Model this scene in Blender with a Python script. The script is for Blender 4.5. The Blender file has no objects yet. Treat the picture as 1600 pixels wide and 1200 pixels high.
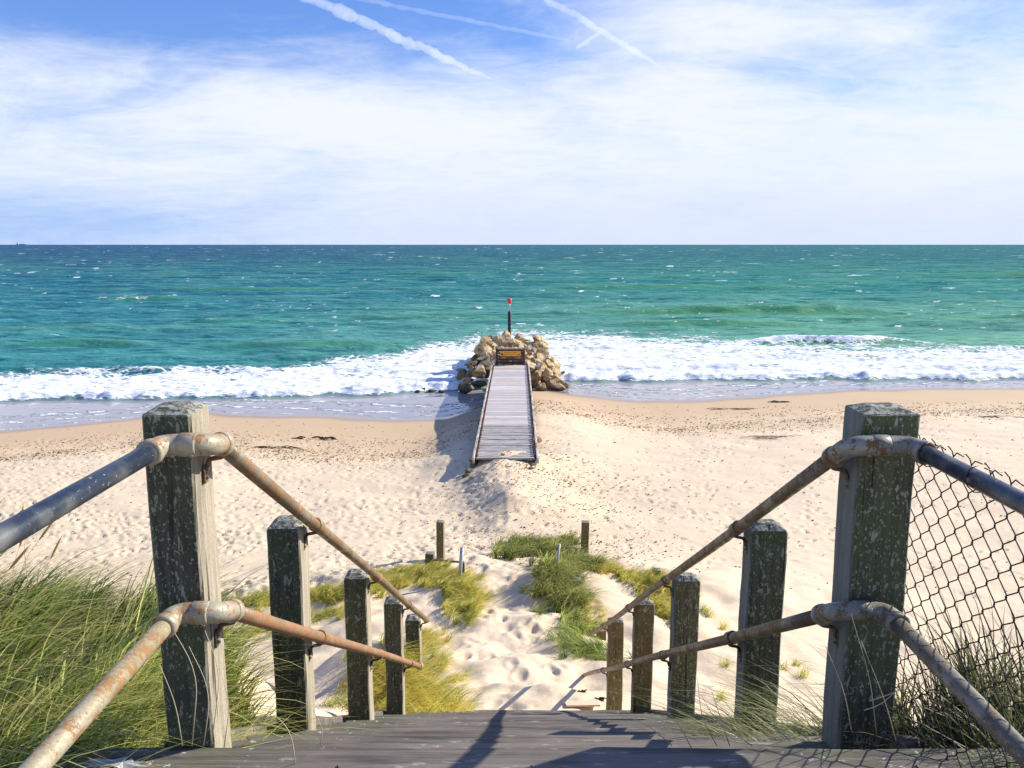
import bpy, bmesh, math, random
import numpy as np
from mathutils import Vector, Matrix, noise as mnoise
random.seed(7)
rng = np.random.default_rng(11)
sc = bpy.context.scene
COL = sc.collection
R = math.radians

# ------------------------------------------------------------------ camera, sky, sun, exposure
CAM_Z = 8.0
PITCH = 9.91
cam_d = bpy.data.cameras.new('camera')
cam = bpy.data.objects.new('camera', cam_d)
COL.objects.link(cam)
cam.location = (0, 0, CAM_Z)
cam.rotation_euler = (R(90 - PITCH), 0, 0)
cam_d.sensor_width = 36
cam_d.lens = 36 * 1248 / 1600
cam_d.clip_start = 0.05
cam_d.clip_end = 120000
sc.camera = cam
sc.render.resolution_x, sc.render.resolution_y = 1024, 768

SUN_EL, SUN_AZ = 30.0, 66.0            # azimuth clockwise from +Y (the sea)
sun_dir = Vector((math.sin(R(SUN_AZ)) * math.cos(R(SUN_EL)), math.cos(R(SUN_AZ)) * math.cos(R(SUN_EL)), math.sin(R(SUN_EL))))
sun_d = bpy.data.lights.new('sun', 'SUN')
sun_d.energy = 4.4
sun_d.angle = R(0.55)
sun_d.color = (1.0, 0.93, 0.82)
sun = bpy.data.objects.new('sun', sun_d)
COL.objects.link(sun)
sun.rotation_euler = sun_dir.to_track_quat('Z', 'Y').to_euler()
sun.location = (30, 5, 30)

vs = sc.view_settings
sc.display_settings.display_device = 'sRGB'
vs.view_transform = 'Standard'
vs.look = 'None'
vs.exposure = 0.84
vs.gamma = 1.0
try:
    sc.cycles.use_denoising = True
    sc.cycles.denoiser = 'OPENIMAGEDENOISE'
    sc.cycles.max_bounces = 6
    sc.cycles.volume_bounces = 2
    sc.cycles.transparent_max_bounces = 12
    sc.cycles.use_adaptive_sampling = False
except Exception:
    pass

# ------------------------------------------------------------------ node helper
class NT:
    def __init__(s, tree):
        s.t = tree; s.n = tree.nodes; s.l = tree.links
    def add(s, typ, ins=None, **props):
        nd = s.n.new(typ)
        for k, v in props.items():
            setattr(nd, k, v)
        if ins:
            for k, v in ins.items():
                sk = nd.inputs[k]
                if isinstance(v, bpy.types.NodeSocket):
                    s.l.new(v, sk)
                else:
                    sk.default_value = v
        return nd
    def math(s, op, a, b=0.0, c=0.0, clamp=False):
        return s.add('ShaderNodeMath', {0: a, 1: b, 2: c}, operation=op, use_clamp=clamp).outputs[0]
    def ramp(s, f, lo, hi, a=0.0, b=1.0, smooth=True):
        nd = s.add('ShaderNodeMapRange', {0: f, 1: lo, 2: hi, 3: a, 4: b}, clamp=True)
        nd.interpolation_type = 'SMOOTHSTEP' if smooth else 'LINEAR'
        return nd.outputs[0]
    def mix(s, f, a, b, blend='MIX'):
        nd = s.add('ShaderNodeMix', data_type='RGBA', blend_type=blend)
        for idx, v in ((0, f), (6, a), (7, b)):
            sk = nd.inputs[idx]
            if isinstance(v, bpy.types.NodeSocket): s.l.new(v, sk)
            else: sk.default_value = (tuple(v) + (1.0,)) if isinstance(v, (tuple, list)) and len(v) == 3 else v
        return nd.outputs[2]
    def noise(s, vec, scale, detail=4.0, rough=0.55, dist=0.0, out='Fac'):
        return s.add('ShaderNodeTexNoise', {'Vector': vec, 'Scale': scale, 'Detail': detail, 'Roughness': rough, 'Distortion': dist}).outputs[out]
    def mapping(s, vec, scale=(1, 1, 1), loc=(0, 0, 0), rot=(0, 0, 0)):
        return s.add('ShaderNodeMapping', {'Vector': vec, 'Scale': scale, 'Location': loc, 'Rotation': rot}).outputs[0]
    def attr(s, name):
        return s.add('ShaderNodeAttribute', attribute_name=name).outputs['Fac']

def new_mat(name):
    m = bpy.data.materials.new(name)
    m.use_nodes = True
    m.node_tree.nodes.clear()
    nt = NT(m.node_tree)
    out = nt.add('ShaderNodeOutputMaterial')
    return m, nt, out

def principled(nt, out, color, rough=0.8, metal=0.0, spec=0.5, bump=None, bstr=0.5, bdist=0.01, ior=1.45, extra=None):
    ins = {'Base Color': color if isinstance(color, bpy.types.NodeSocket) else tuple(color) + (1,), 'Roughness': rough, 'Metallic': metal, 'Specular IOR Level': spec, 'IOR': ior}
    if extra: ins.update(extra)
    p = nt.add('ShaderNodeBsdfPrincipled', ins)
    if bump is not None:
        b = nt.add('ShaderNodeBump', {'Height': bump, 'Strength': bstr, 'Distance': bdist})
        nt.l.new(b.outputs[0], p.inputs['Normal'])
    nt.l.new(p.outputs[0], out.inputs['Surface'])
    return p

# ------------------------------------------------------------------ world
world = bpy.data.worlds.new('World')
sc.world = world
world.use_nodes = True
wt = world.node_tree
wt.nodes.clear()
W = NT(wt)
wout = W.add('ShaderNodeOutputWorld')
bg = W.add('ShaderNodeBackground', {'Strength': 0.1})
W.l.new(bg.outputs[0], wout.inputs[0])
sky = W.add('ShaderNodeTexSky', sky_type='NISHITA')
sky.sun_disc = False
sky.sun_elevation = R(SUN_EL)
sky.sun_rotation = R(SUN_AZ)
sky.air_density = 1.0; sky.dust_density = 0.6; sky.ozone_density = 3.0
tc = W.add('ShaderNodeTexCoord').outputs['Generated']
sep = W.add('ShaderNodeSeparateXYZ', {0: tc})
dx, dy, dz = sep.outputs[0], sep.outputs[1], sep.outputs[2]
el = W.math('ARCSINE', dz)                                  # elevation, radians
zz = W.math('MAXIMUM', dz, 0.012)
cu = W.math('DIVIDE', dx, W.math('ADD', zz, 0.10))
cv = W.math('DIVIDE', dy, W.math('ADD', zz, 0.10))
cp = W.add('ShaderNodeCombineXYZ', {0: cu, 1: cv, 2: 0.0}).outputs[0]
yy = W.math('MAXIMUM', dy, 0.05)
ta = W.math('DIVIDE', dx, yy)
te = W.math('DIVIDE', dz, yy)
tp = W.add('ShaderNodeCombineXYZ', {0: ta, 1: te, 2: 0.0}).outputs[0]
streak = W.noise(W.mapping(tp, (2.6, 9.5, 1), (3.1, 0.4, 0), (0, 0, R(5))), 1.3, 10.0, 0.60, 0.9)
wisp = W.noise(W.mapping(tp, (7, 26, 1), (1.1, 5.4, 0), (0, 0, R(-6))), 1.3, 8.0, 0.66, 1.4)
puff = W.noise(W.mapping(cp, (1.5, 2.6, 1), (7.7, 2.2, 0), (0, 0, R(-8))), 2.6, 8.0, 0.6, 0.3)
yy = W.math('MAXIMUM', dy, 0.05)
ta = W.math('DIVIDE', dx, yy)
te = W.math('DIVIDE', dz, yy)
def sky_uv(px, py):
    x = (px - 800) / 1248; y = -(py - 600) / 1248
    p = R(PITCH)
    Y = math.cos(p) + y * math.sin(p); Z = -math.sin(p) + y * math.cos(p)
    return x / Y, Z / Y
def blob(px, py, wx, wy, amp):
    u, v = sky_uv(px, py)
    a = W.math('DIVIDE', W.math('SUBTRACT', ta, u), wx / 1248)
    b = W.math('DIVIDE', W.math('SUBTRACT', te, v), wy / 1248)
    r2 = W.math('ADD', W.math('MULTIPLY', a, a), W.math('MULTIPLY', b, b))
    return W.math('MULTIPLY', W.math('EXPONENT', W.math('MULTIPLY', r2, -1.0)), amp)
dens = W.ramp(el, R(18.5), R(7.0), 0.14, 0.74)
for b in ((230, 10, 430, 70, -0.30), (690, 40, 170, 55, -0.12), (1130, 25, 230, 50, 0.55), (1020, 150, 170, 55, 0.32),
          (560, 185, 260, 55, 0.26), (1290, 60, 110, 30, -0.05), (1500, 20, 130, 50, 0.10), (1400, 55, 60, 16, 0.35), (60, 190, 160, 60, -0.12),
          (30, 350, 380, 45, -0.42), (1480, 215, 300, 60, 0.15), (800, 60, 80, 60, -0.15), (1260, 130, 200, 30, -0.16)):
    dens = W.math('ADD', dens, blob(*b))
nz = W.math('ADD', W.math('MULTIPLY', W.math('SUBTRACT', streak, 0.5), 1.0), W.math('ADD', W.math('MULTIPLY', W.math('SUBTRACT', puff, 0.5), 0.35), W.math('MULTIPLY', W.math('SUBTRACT', wisp, 0.5), 0.60)))
dens = W.math('ADD', dens, nz)
dens = W.ramp(dens, 0.0, 1.05, 0.0, 1.0)
skyc = W.add('ShaderNodeHueSaturation', {'Hue': 0.52, 'Saturation': 1.35, 'Value': 1.0, 'Color': sky.outputs[0]}).outputs[0]
hz = W.ramp(el, R(0.0), R(6.0), 0.0, 1.0)
white = W.mix(hz, (4.2, 4.65, 5.7), (5.0, 5.3, 6.1))
lowblue = W.mix(W.ramp(ta, -0.55, 0.1), (2.2, 3.3, 5.4), (3.6, 4.2, 5.4))
skyc = W.mix(W.ramp(el, R(2.0), R(9.0)), lowblue, W.mix(0.35, skyc, (1.4, 2.4, 5.3)))
skymix = W.mix(dens, skyc, white)
W.l.new(skymix, bg.inputs['Color'])

# ------------------------------------------------------------------ object helpers
def tag(o, label=None, cat=None, group=None, kind=None):
    if label: o['label'] = label
    if cat: o['category'] = cat
    if group: o['group'] = group
    if kind: o['kind'] = kind
    return o

def empty(name, loc=(0, 0, 0), rot=(0, 0, 0)):
    o = bpy.data.objects.new(name, None)
    COL.objects.link(o)
    o.location = loc; o.rotation_euler = rot
    o.empty_display_size = 0.1
    return o

def link(name, me, mat=None, parent=None, loc=(0, 0, 0), rot=(0, 0, 0), smooth=False):
    o = bpy.data.objects.new(name, me)
    COL.objects.link(o)
    if mat and not me.materials: me.materials.append(mat)
    o.location = loc; o.rotation_euler = rot
    if parent: o.parent = parent
    if smooth: me.polygons.foreach_set('use_smooth', [True] * len(me.polygons))
    return o

def mesh_np(name, verts, quads=None, tris=None, smooth=True, attrs=None):
    me = bpy.data.meshes.new(name)
    verts = np.asarray(verts, np.float32)
    me.vertices.add(len(verts)); me.vertices.foreach_set('co', verts.ravel())
    loops, starts, n = [], [], 0
    if quads is not None and len(quads):
        loops.append(quads.ravel()); starts.append(np.arange(len(quads)) * 4); n = len(quads) * 4
    if tris is not None and len(tris):
        loops.append(tris.ravel()); starts.append(n + np.arange(len(tris)) * 3)
    loops = np.concatenate(loops).astype(np.int32); starts = np.concatenate(starts).astype(np.int32)
    me.loops.add(len(loops)); me.loops.foreach_set('vertex_index', loops)
    me.polygons.add(len(starts)); me.polygons.foreach_set('loop_start', starts)
    if smooth: me.polygons.foreach_set('use_smooth', np.ones(len(starts), bool))
    for k, v in (attrs or {}).items():
        a = me.attributes.new(k, 'FLOAT', 'POINT'); a.data.foreach_set('value', np.asarray(v, np.float32).ravel())
    me.update(calc_edges=True)
    me.validate()
    return me

def bm_mesh(name, bm):
    me = bpy.data.meshes.new(name)
    bmesh.ops.recalc_face_normals(bm, faces=bm.faces)
    bm.to_mesh(me); bm.free()
    return me

def add_box(bm, c, s, bevel=0.0, rot=None, jit=0.0, seg=1):
    b = bmesh.new()
    bmesh.ops.create_cube(b, size=1)
    bmesh.ops.scale(b, vec=s, verts=b.verts)
    if bevel: bmesh.ops.bevel(b, geom=b.edges[:], offset=bevel, segments=seg, affect='EDGES')
    if jit:
        for v in b.verts: v.co += Vector((random.uniform(-jit, jit), random.uniform(-jit, jit), random.uniform(-jit, jit)))
    if rot is not None: bmesh.ops.rotate(b, verts=b.verts, matrix=rot)
    bmesh.ops.translate(b, verts=b.verts, vec=c)
    me = bpy.data.meshes.new('tmp'); b.to_mesh(me); b.free()
    bm.from_mesh(me); bpy.data.meshes.remove(me)

def add_tube(bm, pts, rad, seg=14, cap=True):
    pts = [Vector(p) for p in pts]
    rads = rad if isinstance(rad, (list, tuple)) else [rad] * len(pts)
    rings = []
    ref = None
    for i, p in enumerate(pts):
        t = (pts[min(i + 1, len(pts) - 1)] - pts[max(i - 1, 0)]).normalized()
        if ref is None:
            ref = Vector((0, 0, 1)) if abs(t.z) < 0.9 else Vector((1, 0, 0))
        u = t.cross(ref).normalized(); w = u.cross(t).normalized(); ref = w
        rings.append([bm.verts.new(p + (u * math.cos(2 * math.pi * k / seg) + w * math.sin(2 * math.pi * k / seg)) * rads[i]) for k in range(seg)])
    for a, b in zip(rings, rings[1:]):
        for k in range(seg):
            f = bm.faces.new((a[k], a[(k + 1) % seg], b[(k + 1) % seg], b[k])); f.smooth = True
    if cap:
        bm.faces.new(rings[0][::-1]); bm.faces.new(rings[-1])

def round_path(pts, rad=0.03, n=6):
    pts = [Vector(p) for p in pts]
    out = [pts[0]]
    for i in range(1, len(pts) - 1):
        a, b, c = pts[i - 1], pts[i], pts[i + 1]
        r1 = min(rad, (a - b).length * 0.49); r2 = min(rad, (c - b).length * 0.49)
        p, q = b + (a - b).normalized() * r1, b + (c - b).normalized() * r2
        for k in range(n + 1):
            t = k / n
            out.append(p * (1 - t) ** 2 + b * 2 * t * (1 - t) + q * t * t)
    out.append(pts[-1])
    return out

# ------------------------------------------------------------------ numpy noise
def pnoise(x, y, seed=0):
    xi = np.floor(x).astype(np.int64); yi = np.floor(y).astype(np.int64)
    xf = x - xi; yf = y - yi
    def g(ix, iy, fx, fy):
        h = (ix * 374761393 + iy * 668265263 + seed * 974634777) & 0xffffffff
        h = ((h ^ (h >> 13)) * 1274126177) & 0xffffffff
        h = h ^ (h >> 16)
        a = (h & 0xffff) / 65536.0 * 2 * np.pi
        return np.cos(a) * fx + np.sin(a) * fy
    u = xf * xf * xf * (xf * (xf * 6 - 15) + 10); v = yf * yf * yf * (yf * (yf * 6 - 15) + 10)
    a = g(xi, yi, xf, yf); b = g(xi + 1, yi, xf - 1, yf); c = g(xi, yi + 1, xf, yf - 1); d = g(xi + 1, yi + 1, xf - 1, yf - 1)
    return ((a * (1 - u) + b * u) * (1 - v) + (c * (1 - u) + d * u) * v) * 1.5
def fbm(x, y, oct=4, seed=0, gain=0.5):
    s = 0; a = 1.0; f = 1.0
    for o in range(oct):
        s = s + a * pnoise(x * f + o * 17.3, y * f - o * 9.1, seed + o); a *= gain; f *= 2.03
    return s
def sstep(x, a, b):
    t = np.clip((x - a) / (b - a), 0, 1); return t * t * (3 - 2 * t)

# ------------------------------------------------------------------ terrain
WX = [-80, -24, -22.4, -17.6, -14.8, -9.1, -5.4, -3.0, -1.2, 1.1, 3.5, 6.7, 10, 14, 18, 21.9, 29, 80]
WY = [30, 33.6, 34.1, 36.6, 38.0, 37.3, 36.4, 36.8, 40, 44.4, 42.8, 41.0, 41.2, 42.6, 44.0, 44.6, 44.6, 46]
def waterline(x):
    return np.interp(x, WX, WY) + 0.25 * pnoise(x / 3.0, x * 0 + 0.5, 3)
def terrain(x, y):
    x = np.asarray(x, float); y = np.asarray(y, float)
    s = waterline(x) - y
    zb = np.interp(s, [-60, -20, -8, 0, 3, 8, 14, 20, 30], [-4, -1.6, -0.5, 0, .12, .42, .80, 1.0, 1.1])
    zb = zb + sstep(s, 2, 9) * (0.05 * fbm(x / 3.1, y / 2.2, 3, 5) + 0.10 * pnoise(x / 9, y / 5, 8))
    bc = np.interp(y, [0, 4, 6.1, 7.5, 9, 10, 12, 14, 16, 18, 20], [5.0, 4.7, 4.05, 3.3, 2.75, 2.45, 2.3, 2.15, 1.45, 1.15, 1.05])
    wx = np.exp(-(x / 7.0) ** 2)
    B = np.where(y < 20, zb + (bc - zb) * wx, zb)
    cen = 6.67 - 0.605 * (np.maximum(y, 1.95) - 1.95) - 0.33
    lef = 6.50 - 0.80 * np.maximum(y - 2.95, 0) + 0.10 * np.clip(-x - 1.5, 0, 2)
    rig = 6.52 - 1.00 * np.maximum(y - 2.35, 0)
    wl = sstep(-x, 0.98, 1.35); wr = sstep(x, 1.08, 1.4)
    A = cen * (1 - wl - wr) + lef * wl + rig * wr
    k = 0.12
    z = k * np.logaddexp(A / k, B / k)
    # mound of blown sand in front of the walkway
    wm = np.where(x < -0.15, 0.95, 1.9)
    m = np.exp(-((x + 0.15 + 0.25 * np.sin(y * 0.9)) / wm) ** 2) * sstep(y, 16.8, 20.5) * (1 - sstep(y, 24.5, 26.3))
    z = z + 0.52 * m * (1 + 0.14 * fbm(x / 1.3, y / 1.5, 2, 21))
    z = z + 0.30 * np.exp(-((x + 1.6) / 1.3) ** 2) * sstep(y, 22, 26) * (1 - sstep(y, 32, 37))
    z = z + 0.20 * np.exp(-((x - 1.9) / 1.6) ** 2) * sstep(y, 24, 27) * (1 - sstep(y, 38, 42))
    z = z + 0.72 * np.exp(-((x + 1.45) / .62) ** 2 - ((y - 6.75) / .85) ** 2) + 0.30 * np.exp(-((x + 1.05) / .35) ** 2 - ((y - 6.6) / .5) ** 2)
    # blown-out hollows and small drifts on the dune foot
    dn = sstep(y, 6.5, 8.0) * (1 - sstep(y, 14.5, 17.5)) * np.exp(-(x / 7) ** 2)
    z = z + dn * (0.16 * fbm(x / 1.5, y / 1.3, 3, 31))
    return z

def raydir(px, py):
    x = (px - 800) / 1248; y = -(py - 600) / 1248; p = R(PITCH)
    return np.array([x, math.cos(p) + y * math.sin(p), -math.sin(p) + y * math.cos(p)])
def hit(px, py, t0=1.0):
    d = raydir(px, py); t = np.arange(t0, 90, 0.02)
    P = t[:, None] * d[None, :]; P[:, 2] += CAM_Z
    zt = terrain(P[:, 0], P[:, 1]); i = np.argmax(P[:, 2] < zt)
    return float(P[i, 0]), float(P[i, 1]), float(zt[i])
def at(px, py, dist):
    d = raydir(px, py); d = d * dist / d[1]
    return float(d[0]), float(dist), float(CAM_Z + d[2])

rows = [-14, -11, -8, -6, -4.5, -3, -2, -1.2, -0.5]
yv = 0.0
while yv < 75:
    rows.append(yv); yv += 0.0030 * (yv + 4.5)
rows = np.array(rows); NC = 860
tt = np.linspace(-1, 1, NC)
wid = np.maximum(1.02 * (rows + 3), 9.0)
GX = tt[None, :] * wid[:, None]; GY = np.repeat(rows[:, None], NC, 1)
GZ = terrain(GX, GY)
S_ = waterline(GX) - GY
near = sstep(GY, 5, 7)
soft = sstep(S_, 3, 8)
GZ += near * soft * (0.006 * fbm(GX / 0.45, GY / 0.38, 3, 41) + 0.022 * pnoise(GX / 1.3, GY / 0.9, 43))
pathw = np.exp(-(GX / 1.7) ** 2) * sstep(GY, 6.3, 8) * (1 - sstep(GY, 17, 20))
rut = fbm(GX / 0.40 + 3, GY / 0.36, 3, 47)
GZ += pathw * (0.022 * rut + 0.040 * np.abs(pnoise(GX / 0.9, GY / 0.8, 48)))
# footprints pressed into the dry sand
def stamp(cx, cy, L, Wd, ang, dep):
    i0, i1 = np.searchsorted(rows, [cy - L, cy + L])
    if i1 - i0 < 1: return
    w = wid[(i0 + i1) // 2 if i1 < len(rows) else -1]
    j0 = int((((cx - L) / w) + 1) / 2 * (NC - 1)); j1 = int((((cx + L) / w) + 1) / 2 * (NC - 1)) + 2
    if j0 < 0 or j1 >= NC: return
    X = GX[i0:i1, j0:j1] - cx; Y = GY[i0:i1, j0:j1] - cy
    c, s = math.cos(ang), math.sin(ang)
    u = (X * c + Y * s) / (L * .5); v = (-X * s + Y * c) / (Wd * .5)
    r = np.sqrt(u * u + v * v)
    GZ[i0:i1, j0:j1] += dep * (-np.exp(-(r ** 2) * 1.6) + 0.45 * np.exp(-((r - 1.25) / 0.3) ** 2))
cnt = 0
for k in range(26000):
    y = random.uniform(13.5, 37); x = random.uniform(-0.72, 0.72) * (y + 3)
    s = float(np.interp(x, WX, WY)) - y
    if s < 4.5: continue
    pl = 1.0 if x < -0.6 else 0.20
    if s < 9: pl *= 0.25
    pl *= max(.06, 0.55 + 1.5 * mnoise.noise(Vector((x / 3.5, y / 2.2, 0.3))))
    if random.random() > pl: continue
    stamp(x, y, random.uniform(.17, .34), random.uniform(.09, .15), random.gauss(-0.15, 0.5), random.uniform(.018, .045) * (1 if x < -.6 else .75)); cnt += 1
for tr in range(34):                       # walked trails
    x = random.uniform(-13, 14); y = random.uniform(15, 22); a = random.uniform(0.2, 2.9); st = random.uniform(.6, .75)
    for k in range(40):
        x += math.cos(a) * st; y += math.sin(a) * st; a += random.gauss(0, .05)
        if float(np.interp(x, WX, WY)) - y < 3.5 or y < 14: break
        o = .11 * (-1) ** k
        stamp(x - math.sin(a) * o, y + math.cos(a) * o, .30, .15, a, .045)
for k in range(110):                       # deep prints down the sandy path
    y = random.uniform(7.6, 17); x = random.gauss(-0.1, 0.75)
    stamp(x, y, random.uniform(.24, .34), random.uniform(.13, .18), random.gauss(1.5, 0.6), random.uniform(.018, .042))
debris = np.zeros_like(GZ)
debris += 0.9 * np.exp(-((S_ - 8.6 - 0.6 * pnoise(GX / 5, GY * 0, 61)) / 1.1) ** 2)
debris += 0.5 * np.exp(-((S_ - 6.0 - 0.9 * pnoise(GX / 7, GY * 0, 62)) / 0.5) ** 2) * (GX > 2)
debris += 0.6 * np.exp(-((GX - 1.0) / 2.5) ** 2) * sstep(GY, 16, 19) * (1 - sstep(GY, 24, 27))
NR = len(rows)
idx = np.arange(NR * NC).reshape(NR, NC)
quads = np.stack([idx[:-1, :-1], idx[:-1, 1:], idx[1:, 1:], idx[1:, :-1]], -1).reshape(-1, 4)
wetf = 1 - sstep(S_ + 0.35 * pnoise(GX / 2, GY / 2, 71), 0.1, 1.7)
damp = (1 - sstep(S_ + 1.2 * pnoise(GX / 6, GY / 2, 72), 4.0, 12.0))
beach_me = mesh_np('beach', np.stack([GX, GY, GZ], -1).reshape(-1, 3), quads, attrs={'wet': wetf, 'damp': damp, 'debris': np.clip(debris, 0, 1)})

m, N, out = new_mat('sand')
P = N.add('ShaderNodeTexCoord').outputs['Object']
c1 = N.noise(P, 0.35, 5, 0.6); c2 = N.noise(P, 9.0, 6, 0.65); c3 = N.noise(P, 120.0, 3, 0.7)
c = N.mix(c1, (0.61, 0.485, 0.325), (0.71, 0.575, 0.395))
c = N.mix(N.ramp(c2, 0.35, 0.7, 0.0, 0.35), c, (0.55, 0.43, 0.32))
c = N.mix(N.math('MULTIPLY', N.attr('damp'), 0.75), c, (0.47, 0.325, 0.185))
spk = N.add('ShaderNodeTexVoronoi', {'Vector': P, 'Scale': 11.0, 'Randomness': 1.0})
spd = N.math('LESS_THAN', spk.outputs['Distance'], N.math('ADD', N.math('MULTIPLY', N.attr('debris'), 0.26), 0.035))
spsel = N.math('GREATER_THAN', N.math('ADD', N.add('ShaderNodeSeparateColor', {0: spk.outputs['Color']}).outputs[0], N.math('MULTIPLY', N.attr('debris'), 0.35)), 0.78)
c = N.mix(N.math('MULTIPLY', N.math('MULTIPLY', spd, spsel), 0.75), c, (0.16, 0.10, 0.05))
gold = N.math('MULTIPLY', N.attr('debris'), N.ramp(N.noise(P, 2.4, 4, .6), .45, .65, 0, .45))
c = N.mix(gold, c, (0.50, 0.34, 0.12))
c = N.mix(N.attr('wet'), c, (0.25, 0.19, 0.155))
rg = N.ramp(N.attr('wet'), 0.0, 1.0, 0.92, 0.12)
bh = N.math('ADD', N.math('MULTIPLY', N.noise(P, 14.0, 6, 0.62), 1.0), N.math('MULTIPLY', c3, 0.12))
bst = N.ramp(N.attr('wet'), 0, 0.6, 0.55, 0.04)
pr = principled(N, out, c, rg, spec=0.4)
bp = N.add('ShaderNodeBump', {'Height': bh, 'Strength': bst, 'Distance': 0.016})
N.l.new(bp.outputs[0], pr.inputs['Normal'])
tag(link('beach', beach_me, m), 'pale sandy beach with footprints and dune slope under the stairs', kind='structure')

# ------------------------------------------------------------------ sea
FX = [-80, -24, -14, -8, -3, 0, 3.5, 8, 16, 29, 80]; FY = [40, 40.4, 41, 42, 43.3, 45, 46.3, 46.5, 46.7, 46.9, 47]
OX = [-80, -32, -16, -10, -6, 0, 3, 11.6, 21.5, 25, 42, 90]; OY = [53, 53, 56, 62, 72, 76, 76, 71, 67, 64, 64, 64]
rs = [31.0]
while rs[-1] < 30000: rs.append(rs[-1] + max(0.10, rs[-1] * 0.0048 - 0.03))
rs = np.array(rs); NCs = 760
ts = np.linspace(-1, 1, NCs)
ws = rs * 1.0 + 3
ts = np.sign(ts) * np.abs(ts) ** 1.15
SX = ts[None, :] * ws[:, None]; SY = np.repeat(rs[:, None], NCs, 1)
dxs = (ws * 2 / NCs)[:, None]; dys = np.gradient(rs)[:, None]
yF = np.interp(SX, FX, FY) + 0.5 * fbm(SX / 2.6, SX * 0 + 1.5, 3, 81)
yO = np.interp(SX, OX, OY)
off = sstep(SY - yF, 0, 4)
deep = sstep(SY - yO, -6, 22)
def wv(lx, ly, amp, seed, far=1.0):
    f = np.clip(1.6 - 1.2 * np.maximum(dxs * 2 / lx, dys * 2 / ly), 0, 1)
    n = pnoise(SX / lx + 0.15 * SY / ly, SY / ly, seed)
    n = 1 - 2 * np.abs(n) * 1.15
    return n * amp * f
Z = 0.30 * pnoise(SX / 26, SY / 8.5, 91) * deep
Z = Z + wv(40, 14, .30, 96) * sstep(SY, 90, 200) + wv(17, 5.2, .22, 92) * deep + wv(7, 2.4, .135, 93) * (0.25 + .75 * deep) * off + wv(2.6, 1.1, .062, 94) * (.3 + .7 * deep) * off + wv(1.1, .5, .016, 95) * off
def wave_line(px, py, Lm, h, wdt, seed):
    x0, y0, _ = at(px, py, 10)
    dd = raydir(px, py); t = -CAM_Z / dd[2]; x0, y0 = dd[0] * t, dd[1] * t
    yl = y0 + 0.9 * pnoise(SX / 6.0, SX * 0 + seed, seed) + 0.012 * (SX - x0)
    u = (SY - yl) / wdt
    prof = np.where(u < 0, np.exp(-(u / 0.55) ** 2), np.exp(-(u / 1.6) ** 2))
    return h * prof * np.exp(-((SX - x0) / Lm) ** 4), u, np.exp(-((SX - x0) / Lm) ** 4)
green = np.zeros_like(Z)
crestfoam = np.zeros_like(Z)
for (px, py, Lm, h, wdt, cf) in ((1150, 491, 17, .75, 1.7, .12), (1110, 511, 9, .5, 1.3, .0), (1350, 500, 8, .35, 1.4, 0), (480, 546, 8, .42, 1.1, .0),
        (130, 542, 6, .5, 1.1, .0), (760, 497, 8, .35, 1.3, 0), (230, 470, 7, .5, 1.6, .55), (380, 505, 6, .35, 1.2, .35), (640, 500, 9, .3, 1.3, .2), (1480, 432, 30, .7, 2.5, .1),
        (400, 455, 14, .5, 2.2, .2), (1000, 452, 16, .5, 2.4, .15), (1290, 537, 7, .65, .9, .9), (900, 475, 6, .3, 1.4, .3), (1250, 452, 12, .4, 2.2, .3), (1560, 497, 8, .4, 1.5, .1)):
    a, u, env = wave_line(px, py, Lm, h, wdt, int(px))
    Z += a
    green += env * np.exp(-((u + 0.55) / 0.6) ** 2) * min(1.0, h * 1.6)  # mask of the landward wave faces
    crestfoam += cf * env * np.exp(-((u + 0.1) / 0.35) ** 2) * (1.0 if cf > .8 else sstep(pnoise(SX / 2.2, SY / 3, int(px) + 5), -0.05, .35))
# surf zone
inner = sstep(SY - yF, 0.0, 0.6)
rel = (SY - yF) / np.maximum(yO - yF, 1)
surf = inner * (1 - sstep(rel, 0.6, 1.45))
patch = fbm(SX / 3.6, SY / 1.9, 4, 101)
streaky = fbm(SX / 4.5, SY / .8, 4, 105)
F = surf * 1.00 - 0.34 * sstep(rel, .15, 1.0) + 0.30 * patch + .26 * streaky
F = np.where(SX < -1.5, F - 0.16 * sstep(rel, 0.45, 0.8), F)
F *= inner
lz = sstep(-SX, 2, 12)
F = F - lz * 0.45 * sstep(rel, .45, .95) * inner
fl_ = SY - np.interp(SX, WX, WY)                       # thin wash lines left on the wet sand
for k, (o_, a_) in enumerate(((.25, .62), (1.5, .50), (2.9, .48))):
    ln = o_ + .55 * fbm(SX / 2.2, SX * 0 + k + .3, 3, 201 + k)
    F = np.maximum(F, a_ * np.exp(-((fl_ - ln) / (.10 + .16 * k)) ** 2) * (SY < yF) * (.55 + .6 * (pnoise(SX / 1.4, SX * 0 + k, 211 + k) > -.1)))
bore = np.exp(-((SY - yF - 1.0) / 0.9) ** 2)
Z = Z + inner * (bore * (0.26 + 0.16 * fbm(SX / 1.1, SY / .6, 3, 111)) + surf * 0.10 * fbm(SX / 0.9, SY / 0.6, 4, 112) + surf * .10 * np.abs(pnoise(SX / 4, SY / 1.6, 113)))
for k, (yy0, hh) in enumerate(((50.2, .32), (55.5, .30), (60.0, .25))):
    yl = yy0 + 0.8 * pnoise(SX / 5, SX * 0 + k, 120 + k) + .9 * (SX > 0)
    u = (SY - yl)
    Z = Z + inner * hh * np.where(u < 0, np.exp(-(u / .5) ** 2), np.exp(-(u / 1.5) ** 2)) * sstep(pnoise(SX / 9, SY * 0 + k, 130 + k), -.4, .3)
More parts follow.
